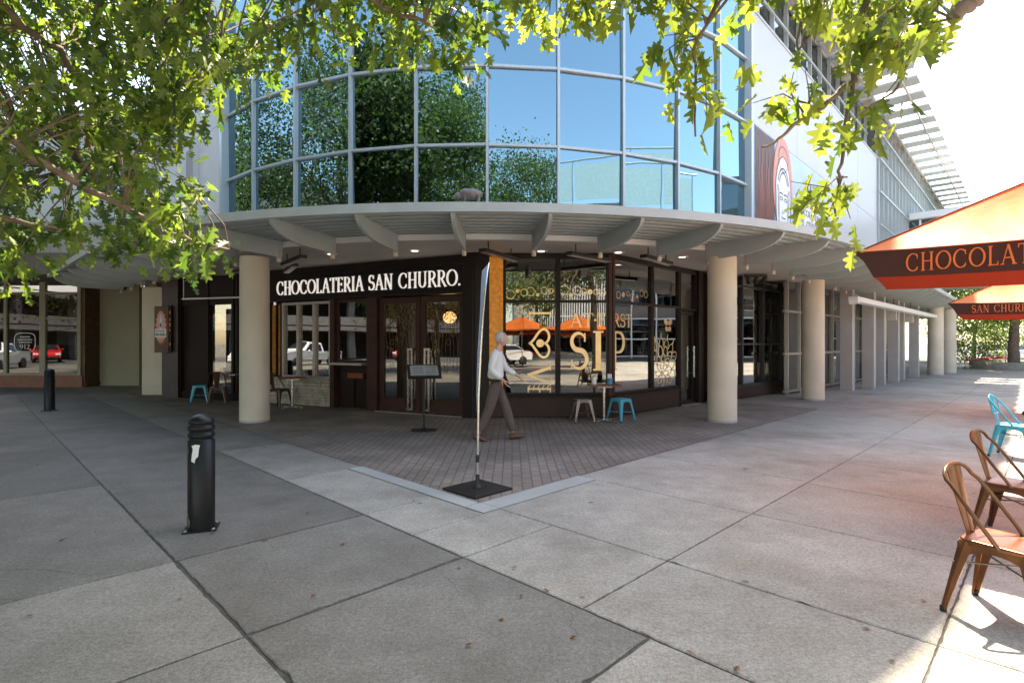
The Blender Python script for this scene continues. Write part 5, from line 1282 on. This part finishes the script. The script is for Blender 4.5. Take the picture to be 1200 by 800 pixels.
for an, tilt in ((J['anN'], .32), (J['anF'], -.12)):
    m = MB(); M_ = Matrix.Rotation(tilt, 3, 'Y'); a = Vector(an); k = 0
    pts = [(-.075, .032, .05), (-.03, .04, .062), (.05, .046, .05), (.12, .048, .036), (.175, .036, .026), (.195, .012, .014)]
    vs = []
    for x, hw, hh in pts:
        for q in range(10): th = 2*math.pi*q/10; vs.append(a+M_@Vector((x, hw*math.cos(th), -.055+hh*.9*math.sin(th)+(hh-.045)*.4)))
    fs = [(i*10+q, i*10+(q+1) % 10, (i+1)*10+(q+1) % 10, (i+1)*10+q) for i in range(5) for q in range(10)]+[tuple(range(10)), tuple(range(50, 60))[::-1]]
    m.add(vs, fs, True)
    zmin = min(p[2] for p in m.v)
    m.v = [(x, y, max(z, .004) if z < .004 else z) for x, y, z in m.v]
    obj('shoe', m, 'shoe', PERS)
# hair: a cap on the back and sides of the head
m = MB(); c = Vector((.095, 0, 1.662)); n = 22; vs = []
for i in range(11):
    th = math.pi*(.02+.60*i/10)
    for k in range(n+1):
        ph = R(68)+2*math.pi*k/n*(224/360); d = Vector((math.sin(th)*math.cos(ph), math.sin(th)*math.sin(ph), math.cos(th))); w_ = 1+.02*math.sin(9*ph+5*th)
        vs.append(c+Vector((d.x*.106*w_, d.y*.081*w_, d.z*.122*w_)))
k1 = n+1; m.add(vs, [(i*k1+k, (i+1)*k1+k, (i+1)*k1+k+1, i*k1+k+1) for i in range(10) for k in range(n)], True); obj('hair', m, 'hair_grey', PERS)
# ------------------------------------------------------------------ parked cars (seen in the glass)
def car(label, loc, rz, paint, ute=False):
    t = thing('parked_car', label, 'car', loc, rz, 'parked cars'); L, Wd = 4.6, 1.78
    if ute: side = [(-2.4, .42), (-2.42, .98), (-.75, 1.0), (-.62, 1.62), (.35, 1.66), (.98, 1.12), (2.05, .98), (2.32, .72), (2.34, .40)]
    else: side = [(-2.28, .40), (-2.3, .86), (-2.1, 1.0), (-1.55, 1.04), (-.95, 1.42), (.15, 1.45), (.95, 1.02), (1.9, .88), (2.24, .68), (2.28, .36)]
    belt = 1.0
    m = MB(); vs = []; rows = []
    for y in (-1, -.93, -.5, 0, .5, .93, 1):
        for x, z in side:
            k = Wd/2*y; inset = max(0, z-belt)*.42
            zz = z-(.03 if abs(y) > .9 and z > .6 else 0); yy = math.copysign(max(0, abs(k)-inset*abs(y)), k) if y else 0
            if abs(x) > 2.0: yy *= .93
            vs.append((x-math.copysign(.05*(abs(y) > .98), x), yy, zz))
    n = len(side); fs = [(i*n+j, i*n+j+1, (i+1)*n+j+1, (i+1)*n+j) for i in range(6) for j in range(n-1)]
    fs += [tuple(range(n)), tuple(range(6*n, 7*n))[::-1]]+[(i*n, (i+1)*n, (i+1)*n+n-1, i*n+n-1) for i in range(6)]
    m.add(vs, fs, False); obj('body', m, paint, t)
    for sy in (-1, 1):
        P = ([(-.52, 1.06), (-.48, 1.5), (.3, 1.54), (.82, 1.08)] if ute else [(-1.4, 1.06), (-.9, 1.34), (.1, 1.37), (.72, 1.05)])
        m = MB(); y = lambda z: sy*(Wd/2-max(0, z-belt)*.42+.006); m.extr([(x, y(z), z) for x, z in P], (0, sy*.006, 0)); obj('side_window', m, 'car_glass', t)
    a = ((.40, 1.625), (.93, 1.17)) if ute else ((.2, 1.42), (.88, 1.07)); b = ((-.735, 1.05), (-.64, 1.56)) if ute else ((-1.5, 1.08), (-1.0, 1.39))
    for (x0, z0), (x1, z1), nm, dx in ((*a, 'windscreen', .03), (*b, 'rear_window', -.03)):
        m = MB(); w0 = Wd/2-max(0, z0-belt)*.42-.1; w1 = Wd/2-max(0, z1-belt)*.42-.1
        m.extr([(x0+dx, -w0, z0+.02), (x0+dx, w0, z0+.02), (x1+dx, w1, z1+.02), (x1+dx, -w1, z1+.02)], (0, 0, .006)); obj(nm, m, 'car_glass', t)
    for x in (-1.4, 1.42):
        for sy in (-1, 1):
            M_ = Matrix.Rotation(R(90*-sy), 3, 'X'); c = (x, sy*(Wd/2-.19), .32); m = MB(); m.lathe([(.2, 0), (.31, .0), (.325, .03), (.325, .17), (.31, .2), (.21, .2)], c, 24, M_); wl = obj('wheel', m, 'rubber', t)
            m = MB(); m.lathe([(.02, .17), (.05, .195), (.19, .185), (.215, .202), (.2, .15)], c, 20, M_); obj('rim', m, 'silver', wl)
    for sy in (-1, 1):
        m = MB(); m.box((2.2, sy*.66, .70), (.16, .34, .14), 0, .03); obj('headlight', m, 'headlamp', t)
        m = MB(); m.box((-2.26, sy*.70, .84), (.10, .28, .16), 0, .02); obj('tail_light', m, 'lamp_red', t)
        m = MB(); m.ball((.62, sy*1.0, 1.06), (.07, .1, .07), 10, 6); obj('mirror', m, paint, t)
    m = MB(); m.box((2.3, 0, .45), (.06, 1.5, .14), 0, .02); m.box((-2.3, 0, .48), (.06, 1.5, .14), 0, .02); obj('bumper', m, 'black_metal', t)
    return t
car('white parked sedan mirrored in the window beside the walking man', (-.2, -17.2, -.03), R(150), 'car_white')
car('white parked ute mirrored in the folding window', (-31.0, 6.3, -.03), R(70), 'car_white', True)
car('red parked car mirrored in the 912 shop window', (-37.5, -5.0, -.03), R(49), 'car_red')
car('white car parked in the sun beyond the far columns', (43.5, 47.5, -.05), R(15), 'car_white')

# ------------------------------------------------------------------ buildings across the way (mirrored in the glass)
OB = thing('screen_building', 'pale building across the plaza with a white slat screen', 'building', (10, -26, 0))
m = MB(); m.box((12, -31, 4.6), (22, 8, 9.2)); obj('wall', m, 'opposite_wall', OB, True)
m = MB(); m.box((12, -26.9, 1.5), (21, .1, 2.4)); obj('shop_glass', m, 'teal_glass', OB, True)
m = MB()
for k in range(34): m.box((3.2+.22*k, -26.2, 5.0), (.09, .12, 4.6))
m.box((6.9, -26.32, 6.0), (7.6, .08, .12)); m.box((6.9, -26.32, 4.0), (7.6, .08, .12)); obj('slat_screen', m, 'steel_slat', OB, True)
m = MB(); m.box((6.9, -26.7, 5), (7.8, .1, 4.7)); obj('screen_back', m, 'interior_dark', OB, True)
m = MB(); m.box((12, -31, 9.35), (23, 9, .3)); obj('roof', m, 'white_panel', OB, True)
GB = thing('balcony_building', 'building with pale glass balcony screens, mirrored low in the right panes', 'building', (24, -5, 0))
g0, g1 = Vector((15, -17, 0)), Vector((34, 8, 0)); gd = (g1-g0).normalized(); gn = Vector((-gd.y, gd.x, 0)); GL = (g1-g0).length
def gw(t, z=0, o=0): return g0+gd*t+gn*o+Vector((0, 0, z))
m = MB(); m.extr([gw(0), gw(GL), gw(GL, 0, -9), gw(0, 0, -9)], (0, 0, 10.1)); obj('wall', m, 'opposite_wall', GB, True)
m = MB(); m.extr([gw(-.3, 10.1, 2.2), gw(GL+.3, 10.1, 2.2), gw(GL+.3, 10.1, -9), gw(-.3, 10.1, -9)], (0, 0, .45)); obj('balcony_floor', m, 'far_dark', GB, True)
m = MB()
for k in range(9): m.extr([gw(.2+3.45*k, 10.9, 2.1), gw(3.5+3.45*k, 10.9, 2.1), gw(3.5+3.45*k, 13.3, 2.1), gw(.2+3.45*k, 13.3, 2.1)], gn*.04)
obj('balcony_panel', m, 'balcony_panel', GB, True)
m = MB(); m.tube([gw(0, 13.6, 2.12), gw(GL, 13.6, 2.12)], .07)
for k in range(10): m.tube([gw(.05+3.45*k, 10.5, 2.12), gw(.05+3.45*k, 13.6, 2.12)], .05)
obj('balcony_rail', m, 'mullion_paint', GB, True)
m = MB()
for k in range(9):
    for z in (1.0, 4.2, 7.2): m.extr([gw(.6+3.45*k, z, .02), gw(3.1+3.45*k, z, .02), gw(3.1+3.45*k, z+2.1, .02), gw(.6+3.45*k, z+2.1, .02)], gn*.05)
obj('window', m, 'teal_glass', GB, True)
CPK = thing('car_park', 'bright concrete car park building across the left street', 'building', (-48, 12, 0))
m = MB()
for z in (2.9, 5.9, 8.9, 11.9, 14.9): m.box((-48, 10, z), (14, 90, .5)); m.box((-41.1, 10, z+.6), (.2, 90, .9))
for k in range(14): m.box((-42, -32+6.2*k, 7.5), (.6, .6, 14.8))
obj('deck', m, 'far_dark', CPK, True)
m = MB(); m.box((-47.6, 10, 7.5), (.3, 90, 15)); obj('rear_wall', m, 'interior_dark', CPK, True)
EB = thing('east_building', 'pale building with white window frames across the right street', 'building', (40, 24, 0))
m = MB(); m.box((41, 24, 7.5), (8, 26, 15)); obj('wall', m, 'far_dark', EB, True)
m = MB()
for k in range(12): m.box((36.95, 12.4+2.1*k, 2.0), (.08, 1.9, 3.0)); m.box((36.95, 12.4+2.1*k, 6.2), (.08, 1.9, 3.0)); m.box((36.95, 12.4+2.1*k, 10), (.08, 1.9, 3.0)); m.box((36.95, 12.4+2.1*k, 13.2), (.08, 1.9, 2.4))
obj('window', m, 'teal_glass', EB, True)
m = MB()
for k in range(13): m.box((36.88, 11.35+2.1*k, 7.4), (.12, .1, 14.4))
for z in (.4, 1.9, 3.6): m.box((36.86, 24, z), (.12, 25.6, .1))
obj('window_frame', m, 'white_panel', EB, True)

# ------------------------------------------------------------------ trees: foliage made of many single leaves
OAK = [(0, 0), (.03, .15), (.22, .17), (.24, .24), (.07, .34), (.33, .47), (.36, .56), (.10, .60), (.25, .78), (.22, .84), (.07, .82), (0, 1.0)]
SIMPLE = [(0, 0), (.30, .3), (.26, .62), (0, 1)]
def leaves(name, pos, axis, nrm, size, mt, parent, shape=OAK, fold=.22):
    """one mesh of single leaves: pos/axis/nrm (N,3), size (N,)"""
    n = len(pos); half = np.array(shape); k = len(half)
    axis = axis/np.linalg.norm(axis, axis=1, keepdims=True); side = np.cross(axis, nrm); side /= np.maximum(1e-6, np.linalg.norm(side, axis=1, keepdims=True)); up = np.cross(side, axis)
    if fold > 0:
        hr = np.c_[half[:, 0], half[:, 1]]; hl = np.c_[-half[1:-1, 0], half[1:-1, 1]][::-1]
        o2 = np.vstack([hr, hl]); K = len(o2)
        cu_ = rng.normal(-.22, .22, n); fo_ = fold*rng.uniform(-.3, 2.0, n)
        curl = cu_[:, None]*o2[None, :, 1]**2+fo_[:, None]*np.abs(o2[None, :, 0])
        vs = pos[:, None]+size[:, None, None]*(o2[None, :, 0, None]*side[:, None]+o2[None, :, 1, None]*axis[:, None]+curl[:, :, None]*up[:, None])
        vs = vs.reshape(-1, 3); a = np.arange(k); b = np.r_[k-1, np.arange(k, K), 0]
        base = np.arange(n)*K
        lv = np.empty((n, len(a)+len(b)), np.int64); lv[:, :len(a)] = base[:, None]+a; lv[:, len(a):] = base[:, None]+b
        tot = np.tile([len(a), len(b)], n)
    else:
        o2 = np.vstack([half, np.c_[-half[1:-1, 0], half[1:-1, 1]][::-1]]); K = len(o2)
        vs = (pos[:, None]+size[:, None, None]*(o2[None, :, 0, None]*side[:, None]+o2[None, :, 1, None]*axis[:, None])).reshape(-1, 3)
        lv = np.arange(n*K).reshape(n, K); tot = np.full(n, K)
    me = bpy.data.meshes.new(name); me.vertices.add(len(vs)); me.vertices.foreach_set('co', vs.astype(np.float32).ravel())
    lv = lv.ravel(); me.loops.add(len(lv)); me.loops.foreach_set('vertex_index', lv.astype(np.int32))
    me.polygons.add(len(tot)); st = np.r_[0, np.cumsum(tot)[:-1]]; me.polygons.foreach_set('loop_start', st.astype(np.int32))
    me.update(calc_edges=True); me.validate(); me.materials.append(MATS[mt])
    o = bpy.data.objects.new(name, me); COL.objects.link(o)
    if parent: o.parent = parent; o.matrix_parent_inverse = WM(parent).inverted()
    return o
def unit(n): v = rng.normal(size=(n, 3)); return v/np.linalg.norm(v, axis=1, keepdims=True)
def twig_leaves(base, tip, n, size, jit=.06, droop=.5):
    """leaves set along a twig: returns pos, axis, nrm, size"""
    base, tip = np.array(base), np.array(tip); f = rng.random(n)**.7; p = base+(tip-base)*f[:, None]+rng.normal(size=(n, 3))*jit
    d = (tip-base)/max(1e-6, np.linalg.norm(tip-base)); ax = d*.7+unit(n)*.9+np.array([0, 0, -droop]); nr = unit(n)*.75+np.array([0, 0, .8])
    return p, ax, nr, size*(.5+.75*rng.random(n))
def bulk_crown(clumps, per, rad, size, keep=None, droop=.35):
    P = []; A = []; Nn = []; S_ = []
    for c in clumps:
        n = int(per*(.6+.8*rng.random())); q = np.array(c)+rng.normal(size=(n, 3))*np.array([rad, rad, rad*.6])*(.7+.6*rng.random())
        P.append(q); A.append(unit(n)+np.array([0, 0, -droop])); Nn.append(unit(n)*.8+np.array([0, 0, .7])); S_.append(size*(.65+.6*rng.random(n)))
    P, A, Nn, S_ = np.vstack(P), np.vstack(A), np.vstack(Nn), np.concatenate(S_)
    if keep is not None: k = keep(P); P, A, Nn, S_ = P[k], A[k], Nn[k], S_[k]
    return P, A, Nn, S_
def limb(mb, a, b, r0, r1, bend=.25, n=7, seg=8):
    a, b = Vector(a), Vector(b); L = (b-a).length; j = Vector(rng.normal(size=3))*L*bend*.3; P = []
    for i in range(n+1):
        f = i/n; P.append(a.lerp(b, f)+j*math.sin(math.pi*f)+Vector((0, 0, -L*.06*math.sin(math.pi*f)))+Vector(rng.normal(size=3))*L*.008)
    mb.tube(P, [r0+(r1-r0)*i/n for i in range(n+1)], seg); return P
def ellipsoid_clumps(c, rad, n, hollow=.55, keep=None):
    out = []; tries = 0
    while len(out) < n and tries < n*40:
        tries += 1
        d = unit(1)[0]; r_ = hollow+(1-hollow)*rng.random()**.6; r_ *= .82+.3*math.sin(3*d[0]+2*d[1]*2.3+c[0])*.5+.12*rng.random()
        p = np.array(c)+d*np.array(rad)*r_
        if keep is None or keep(p[None])[0]: out.append(p)
    return out
def above_view(P, k=.70, z0=2.5):
    """crowns keep clear of the open air in front of the building: their underside rises away from the eye"""
    y = np.maximum(P[:, 1], 0); return P[:, 2] > np.maximum(2.9, z0+k*y)
# the left tree: trunk behind and left of the eye, crown over the plaza, low boughs hanging into view
TA = thing('oak_tree', 'large green tree whose low boughs hang over the left of the plaza', 'tree', (-5.6, -2.2, 0))
m = MB(); limb(m, (-5.6, -2.2, -.05), (-5.3, -1.9, 4.6), .27, .20, .1, 8, 14); limb(m, (-5.3, -1.9, 4.6), (-4.4, -1.6, 11.5), .2, .05, .1, 9, 10)
cl = ellipsoid_clumps((-4.6, -1.4, 8.3), (5.0, 4.8, 5.2), 150, .4, above_view)
for c in cl[::5]: limb(m, (-5.3+.9*min(1, c[2]/14)*.6, -1.85, 3.6+.45*(c[2]-3)), c, .07, .012, .3, 6, 6)
main = [  # low boughs entering the view from the left: (pixel x, y, distance) knots
    [(-150, -120, 3.0), (-20, -10, 3.5), (70, 60, 4.0), (135, 165, 4.4), (150, 235, 4.6)],
    [(-150, 60, 3.0), (20, 170, 3.6), (110, 225, 4.0), (215, 282, 4.1), (268, 292, 4.1)],
    [(-150, -150, 3.2), (60, -60, 3.6), (150, 10, 4.0), (240, 45, 4.2), (285, 60, 4.2)],
    [(-150, -200, 3.2), (120, -120, 3.4), (300, -60, 3.4), (420, -10, 3.3), (520, 40, 3.2)],
    [(-150, 120, 3.4), (-30, 180, 4.5), (70, 200, 5.2), (200, 175, 5.6)],
    [(-150, 200, 3.2), (-60, 240, 3.8), (30, 262, 4.2), (70, 270, 4.4)]]
BL = []
root = Vector((-5.3, -1.9, 4.0))
for kn in main:
    P = [at(k[0], k[1], k[2]*.76) for k in kn]; pts = []
    for i in range(len(P)-1):
        for q in range(6): pts.append(P[i].lerp(P[i+1], q/6)+Vector(rng.normal(size=3))*.012)
    pts.append(P[-1]); pts = [root.lerp(pts[0], q/4)+Vector((0, 0, .25*math.sin(q*.78))) for q in range(4)]+pts
    nn = len(pts); m.tube(pts, [.024*(1-i/nn)**.8+.005 for i in range(nn)], 7); BL += [np.array(p) for p in pts[5:]]
obj('trunk', m, 'bark', TA, True)
BL = np.array(BL)
def inpoly(x, y, poly):
    c = False; j = len(poly)-1
    for i in range(len(poly)):
        if (poly[i][1] > y) != (poly[j][1] > y) and x < (poly[j][0]-poly[i][0])*(y-poly[i][1])/(poly[j][1]-poly[i][1])+poly[i][0]: c = not c
        j = i
    return c
LP = [(-140, -160), (560, -160), (560, 10), (535, 62), (495, 50), (440, 5), (380, -5), (325, 30), (270, 72), (240, 108), (215, 118), (205, 185), (232, 222), (262, 262), (270, 285), (240, 300), (195, 282), (150, 278), (105, 262), (60, 262), (0, 285), (-140, 320)]
P, A, Nn, S_ = [], [], [], []
tw = MB()
def spray(p, dist_lo, dist_hi, bl, nleaf, size, tl, lo=.35, droop=.55, store=None):
    """a twig with leaves that grows from the nearest bough point towards p"""
    d = np.linalg.norm(bl-p, axis=1); b = bl[np.argmin(d)]
    v = p-b; L = np.linalg.norm(v); v = v/max(L, 1e-6)
    tip = p+v*tl*.5+np.array([0, 0, -tl*.25])+rng.normal(size=3)*.05; mid = p-v*tl*.35
    tw.tube([Vector(b), Vector((b+mid)/2+rng.normal(size=3)*.03*min(1, L)), Vector(mid), Vector(p), Vector(tip)], [.0055, .005, .004, .003, .0015], 5)
    r_ = twig_leaves(mid, tip, nleaf, size, .055, droop)
    for l_, x in zip((P, A, Nn, S_), r_): l_.append(x)
cnt = 0
while cnt < 500:
    x, y = rng.uniform(-140, 560), rng.uniform(-160, 320)
    if not inpoly(x, y, LP): continue
    if x > 300 and rng.random() < .35: continue
    Y = rng.uniform(2.5, 3.7) if x < 300 else rng.uniform(2.2, 3.0)
    far = rng.random() < .42 and x < 200
    if far: Y = rng.uniform(3.8, 5.6)
    spray(np.array(at(x, y, Y)), 0, 0, BL, int(rng.integers(14, 26)), .115 if far else .095, .42 if far else .32, droop=.8); cnt += 1
P_, A_, N_2, Sz = np.vstack(P), np.vstack(A), np.vstack(Nn), np.concatenate(S_)
leaves('low_foliage', P_, A_, N_2, Sz, 'leaf_oak', TA)
obj('twigs', tw, 'twig', TA, True)
Pb, Ab, Nb, Sb = bulk_crown(cl, 400, .62, .13, above_view)
leaves('crown', Pb, Ab, Nb, Sb, 'leaf_far', TA, SIMPLE, 0)
pb = np.array(at(92, 158, 4.6)); n = 46
leaves('dead_leaves', pb+rng.normal(size=(n, 3))*np.array([.16, .1, .09]), unit(n)+np.array([0, 0, -.5]), unit(n)+np.array([0, 0, .6]), .1*(.7+.5*rng.random(n)), 'leaf_brown', TA)

tree_over = thing('oak_tree', 'second oak beyond the left edge of the plaza, shading the far bollard', 'tree', (-11.5, 2.2, 0))
m = MB(); limb(m, (-11.5, 2.2, -.05), (-11.2, 2.4, 5), .25, .18, .1, 8, 12); limb(m, (-11.2, 2.4, 5), (-9.5, 3, 11.5), .18, .05, .1, 8, 10)
cl3 = ellipsoid_clumps((-8.8, 3.2, 9.2), (5.2, 4.8, 4.2), 150, .35, lambda P: above_view(P, .66, 2.6))
for c in cl3[::5]: limb(m, (-11.0, 2.4, 4+.4*(c[2]-3)), c, .07, .012, .3, 6, 6)
obj('trunk', m, 'bark', tree_over, True)
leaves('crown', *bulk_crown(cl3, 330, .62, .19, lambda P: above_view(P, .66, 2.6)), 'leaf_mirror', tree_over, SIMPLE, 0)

# the right tree: its sprays hang down from the top of the view, lit from behind
TB = thing('oak_tree', 'tree with bright backlit leaves hanging from the top right of the view', 'tree', (4.6, -4.4, 0))
m = MB(); limb(m, (4.6, -4.4, -.05), (4.3, -3.9, 4.2), .22, .16, .1, 8, 14); limb(m, (4.3, -3.9, 4.2), (3.4, -3.6, 9.6), .16, .04, .1, 8, 10)
def rkeep(P): return above_view(P, .78, 3.0) & (P[:, 0] < 7.0+.25*P[:, 1])
cl2 = ellipsoid_clumps((3.2, -3.6, 7.4), (3.5, 3.6, 3.9), 85, .4, rkeep)
for c in cl2[::4]: limb(m, (4.1, -3.85, 3.4+.4*(c[2]-3)), c, .05, .01, .3, 6, 6)
main2 = [
    [(1400, -420, 2.2), (1260, -130, 2.15), (1160, -15, 2.15), (1117, 22, 2.15)],
    [(1200, -330, 2.4), (1060, -130, 2.4), (1016, -20, 2.4), (1000, 95, 2.4), (985, 190, 2.4), (979, 250, 2.4)],
    [(1200, -360, 2.6), (980, -200, 2.6), (900, -90, 2.6), (850, -20, 2.6), (812, 60, 2.55), (815, 160, 2.5)],
    [(1100, -360, 2.5), (880, -230, 2.5), (740, -120, 2.5), (670, -30, 2.5), (655, 45, 2.5)],
    [(1016, -20, 2.4), (1000, 95, 2.4), (968, 120, 2.35), (930, 150, 2.3), (893, 172, 2.3)],
    [(1120, -250, 2.5), (960, -120, 2.5), (940, -20, 2.5), (935, 60, 2.5)],
    [(1200, -250, 2.3), (1080, -60, 2.3), (1070, 60, 2.3), (1045, 110, 2.3)]]
BL2 = []; bsets = []
for kk, kn in enumerate(main2):
    Pk = [at(*k) for k in kn]; pts = []
    for i in range(len(Pk)-1):
        for q in range(6): pts.append(Pk[i].lerp(Pk[i+1], q/6)+Vector(rng.normal(size=3))*.008)
    pts.append(Pk[-1]); nn = len(pts)
    if kk != 4: pts = [Vector((4.25, -3.85, 4.6)).lerp(pts[0], q/4)+Vector((0, 0, .3*math.sin(q*.78))) for q in range(4)]+pts; nn = len(pts)
    thick = .034 if kk == 0 else .011
    m.tube(pts, [(thick*.85 if kk == 0 and i > nn-14 else thick*(1-i/nn)**.7+.0035) for i in range(nn)], 8)
    BL2 += [np.array(p) for p in pts[5:]]; bsets.append(np.array([np.array(p) for p in pts[5:]]))
obj('trunk', m, 'bark', TB, True); BL2 = np.array(BL2)
P, A, Nn, S_ = [], [], [], []; tw = MB()
regs = [([(585, -120), (905, -120), (868, -20), (840, 0), (800, 5), (765, -15), (715, -10), (668, 8), (640, -5), (600, -30)], 46, (2.2, 2.9)),
        ([(785, 20), (822, 10), (832, 70), (828, 130), (800, 130), (795, 70)], 7, (2.4, 2.6)),
        ([(862, -120), (1130, -120), (1112, -10), (1085, 35), (1045, 55), (1005, 30), (955, 10), (905, -10), (872, -20)], 50, (2.1, 2.8)),
        ([(900, 95), (985, 90), (985, 125), (930, 120), (892, 125)], 4, (2.25, 2.45)),
        ([(1010, 100), (1075, 85), (1060, 120), (1015, 130)], 3, (2.25, 2.4)),
        ([(960, 205), (992, 205), (990, 230), (966, 232)], 4, (2.35, 2.45))]
for poly, n, (d0, d1) in regs:
    xs = [p[0] for p in poly]; ys = [p[1] for p in poly]; c = 0
    while c < n:
        x, y = rng.uniform(min(xs), max(xs)), rng.uniform(min(ys), max(ys))
        if inpoly(x, y, poly): spray(np.array(at(x, y, rng.uniform(d0, d1))), 0, 0, BL2, int(rng.integers(9, 15)) if n > 20 else int(rng.integers(6, 10)), .118, .19, droop=1.7); c += 1
leaves('low_foliage', np.vstack(P), np.vstack(A), np.vstack(Nn), np.concatenate(S_), 'leaf_bright', TB, OAK, .3)
obj('twigs', tw, 'twig', TB, True)
Pb, Ab, Nb, Sb = bulk_crown(cl2, 330, .6, .12, rkeep)
leaves('crown', Pb, Ab, Nb, Sb, 'leaf_far', TB, SIMPLE, 0)

# further trees: behind the eye (mirrored in the curved glass) and beyond the far columns
def tree(name, label, base, crown_c, crown_r, ncl, per, rad, size, mt, group=None, trunk_r=.18):
    t = thing(name, label, 'tree', base, 0, group); m = MB(); b = Vector(base); c = Vector(crown_c)
    limb(m, b-Vector((0, 0, .05)), Vector((b.x, b.y, c.z-crown_r[2]*.55)), trunk_r, trunk_r*.7, .08, 8, 12); limb(m, Vector((b.x, b.y, c.z-crown_r[2]*.55)), c+Vector((0, 0, crown_r[2]*.7)), trunk_r*.7, .03, .1, 6, 8)
    cl = ellipsoid_clumps(crown_c, crown_r, ncl, .45)
    for q in cl[::3]: limb(m, (b.x, b.y, c.z-crown_r[2]*.55+.3*max(0, q[2]-c.z+crown_r[2])), q, trunk_r*.3, .012, .3, 5, 6)
    obj('trunk', m, 'bark', t, True); leaves('crown', *bulk_crown(cl, per, rad, size), mt, t, SIMPLE, 0); return t
GT = 'trees along the left street'
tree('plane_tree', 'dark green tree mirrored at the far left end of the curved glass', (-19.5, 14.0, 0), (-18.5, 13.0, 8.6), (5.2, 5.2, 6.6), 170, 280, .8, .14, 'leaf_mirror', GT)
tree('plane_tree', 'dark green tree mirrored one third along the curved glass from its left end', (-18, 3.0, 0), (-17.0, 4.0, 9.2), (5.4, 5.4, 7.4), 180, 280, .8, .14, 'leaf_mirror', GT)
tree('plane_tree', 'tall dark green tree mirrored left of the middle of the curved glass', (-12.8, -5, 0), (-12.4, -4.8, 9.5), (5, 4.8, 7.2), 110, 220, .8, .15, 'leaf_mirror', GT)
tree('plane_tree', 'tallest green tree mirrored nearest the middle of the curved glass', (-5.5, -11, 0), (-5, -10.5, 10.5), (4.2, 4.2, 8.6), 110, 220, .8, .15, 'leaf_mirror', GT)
tree('plane_tree', 'light green tree mirrored just right of the middle of the curved glass', (-.5, -22, 0), (-.2, -21, 9.5), (4.8, 4.5, 6.5), 110, 330, .75, .14, 'leaf_sunny')
tree('street_tree', 'rounded green tree in the stone planter beyond the far columns', ground(1192, 433.5)+Vector((.4, .6, .35)), ground(1192, 433.5)+Vector((1.0, 2, 5.0)), (4.4, 4.2, 3.0), 120, 160, .55, .15, 'leaf_sunny', 'trees beyond the right street', .3)
tree('street_tree', 'pale green tree farthest beyond the end of the right street', (44, 52, 0), (44, 52, 4.5), (5, 4, 3.6), 90, 120, .7, .2, 'leaf_sunny', 'trees beyond the right street')
tree('street_tree', 'leafy tree behind the white parked car beyond the far columns', (53, 56, 0), (53, 56, 5.5), (5.5, 5, 4.6), 90, 120, .8, .22, 'leaf_sunny', 'trees beyond the right street')
def shrub(label, c, r, n, size, mt='leaf_sunny'):
    t = thing('shrub', label, 'shrub', (c[0], c[1], c[2]), 0, 'shrubs of the plaza'); m = MB()
    for k in range(7): a = k*.9; m.tube([(c[0], c[1], c[2]), (c[0]+r[0]*.3*math.cos(a), c[1]+r[1]*.3*math.sin(a), c[2]+r[2]*.6), (c[0]+r[0]*.6*math.cos(a), c[1]+r[1]*.6*math.sin(a), c[2]+r[2]*1.2)], [.02, .014, .006], 6)
    obj('stems', m, 'twig', t, True); cl = ellipsoid_clumps((c[0], c[1], c[2]+r[2]), r, n, .3); leaves('leaves', *bulk_crown(cl, 70, .22*max(r)**.5, size), mt, t, SIMPLE, 0)
shrub('dense rounded shrub beside the last cream column', (29.5, 34.8, 0), (2.0, 1.8, 1.5), 60, .13)
pl = thing('stone_planter', 'low stone planter wall round the tree beyond the far columns', 'planter', ground(1185, 437))
q = ground(1152, 437); c = ground(1192, 433.5)+Vector((2.6, .8, 0))
m = MB(); m.lathe([(3.6, -.05), (3.62, .42), (3.3, .44), (3.26, .2), (.01, .2)], c, 48); obj('wall', m, 'planter_stone', pl, True)
m = MB(); m.lathe([(3.24, .26), (1.5, .42), (.01, .45)], c, 32); obj('soil', m, 'ground_dirt', pl, True)
pb_ = thing('pink_banner', 'pink sloping banner lying over the planter near the white car', 'banner', ground(1165, 432.5))
m = MB(); q = ground(1160, 432); m.extr([(q.x-.6, q.y+1, .42), (q.x+1.2, q.y+.2, .62), (q.x+1.25, q.y+.3, .74), (q.x-.5, q.y+1.1, .50)], (.15, .3, .02)); obj('cloth', m, 'pink_banner', pb_, True)
m = MB(); m.tube([(q.x+1.3, q.y+.4, 0), (q.x+1.35, q.y+.4, .95)], .03); m.tube([(q.x-.5, q.y+1.2, 0), (q.x-.5, q.y+1.2, .58)], .03); obj('post', m, 'silver', pb_, True)
PT = thing('hedge_planter', 'long timber planter of grassy plants mirrored in the side window', 'planter', (22, 9, 0), R(100))
m = MB(); m.box((0, 0, .3), (7, .9, .6), 0, .02); obj('box', m, 'interior_wood', PT)
n = 1600; pos = np.c_[rng.uniform(-3.4, 3.4, n), rng.uniform(-.38, .38, n), np.full(n, .6)]
o = leaves('plants', pos, unit(n)*.45+np.array([0, 0, 1.]), unit(n), .55*(.5+.6*rng.random(n)), 'leaf_bright', None, [(0, 0), (.05, .4), (.03, .8), (0, 1)], 0); o.parent = PT
# litter: small dry leaves on the slabs
n = 60; px_ = [ground(rng.uniform(20, 1180), rng.uniform(495, 790)) for _ in range(n)]
for k, p in enumerate(px_[:26]):
    o = leaves('fallen_leaf', np.array([[0, 0, .008]]), np.array([[math.cos(k), math.sin(k), .05]]), np.array([[0, .1, 1.]]), np.array([.035+.02*rng.random()]), 'leaf_brown', None, OAK, .15)
    o.location = (p.x, p.y, .004 if not (p.x+p.y)*S2 > BU or not (p.y-p.x)*S2 > BV else .006); tag(o, 'small dry brown leaf lying on the concrete slabs', 'leaf', 'dry leaves on the pavement')
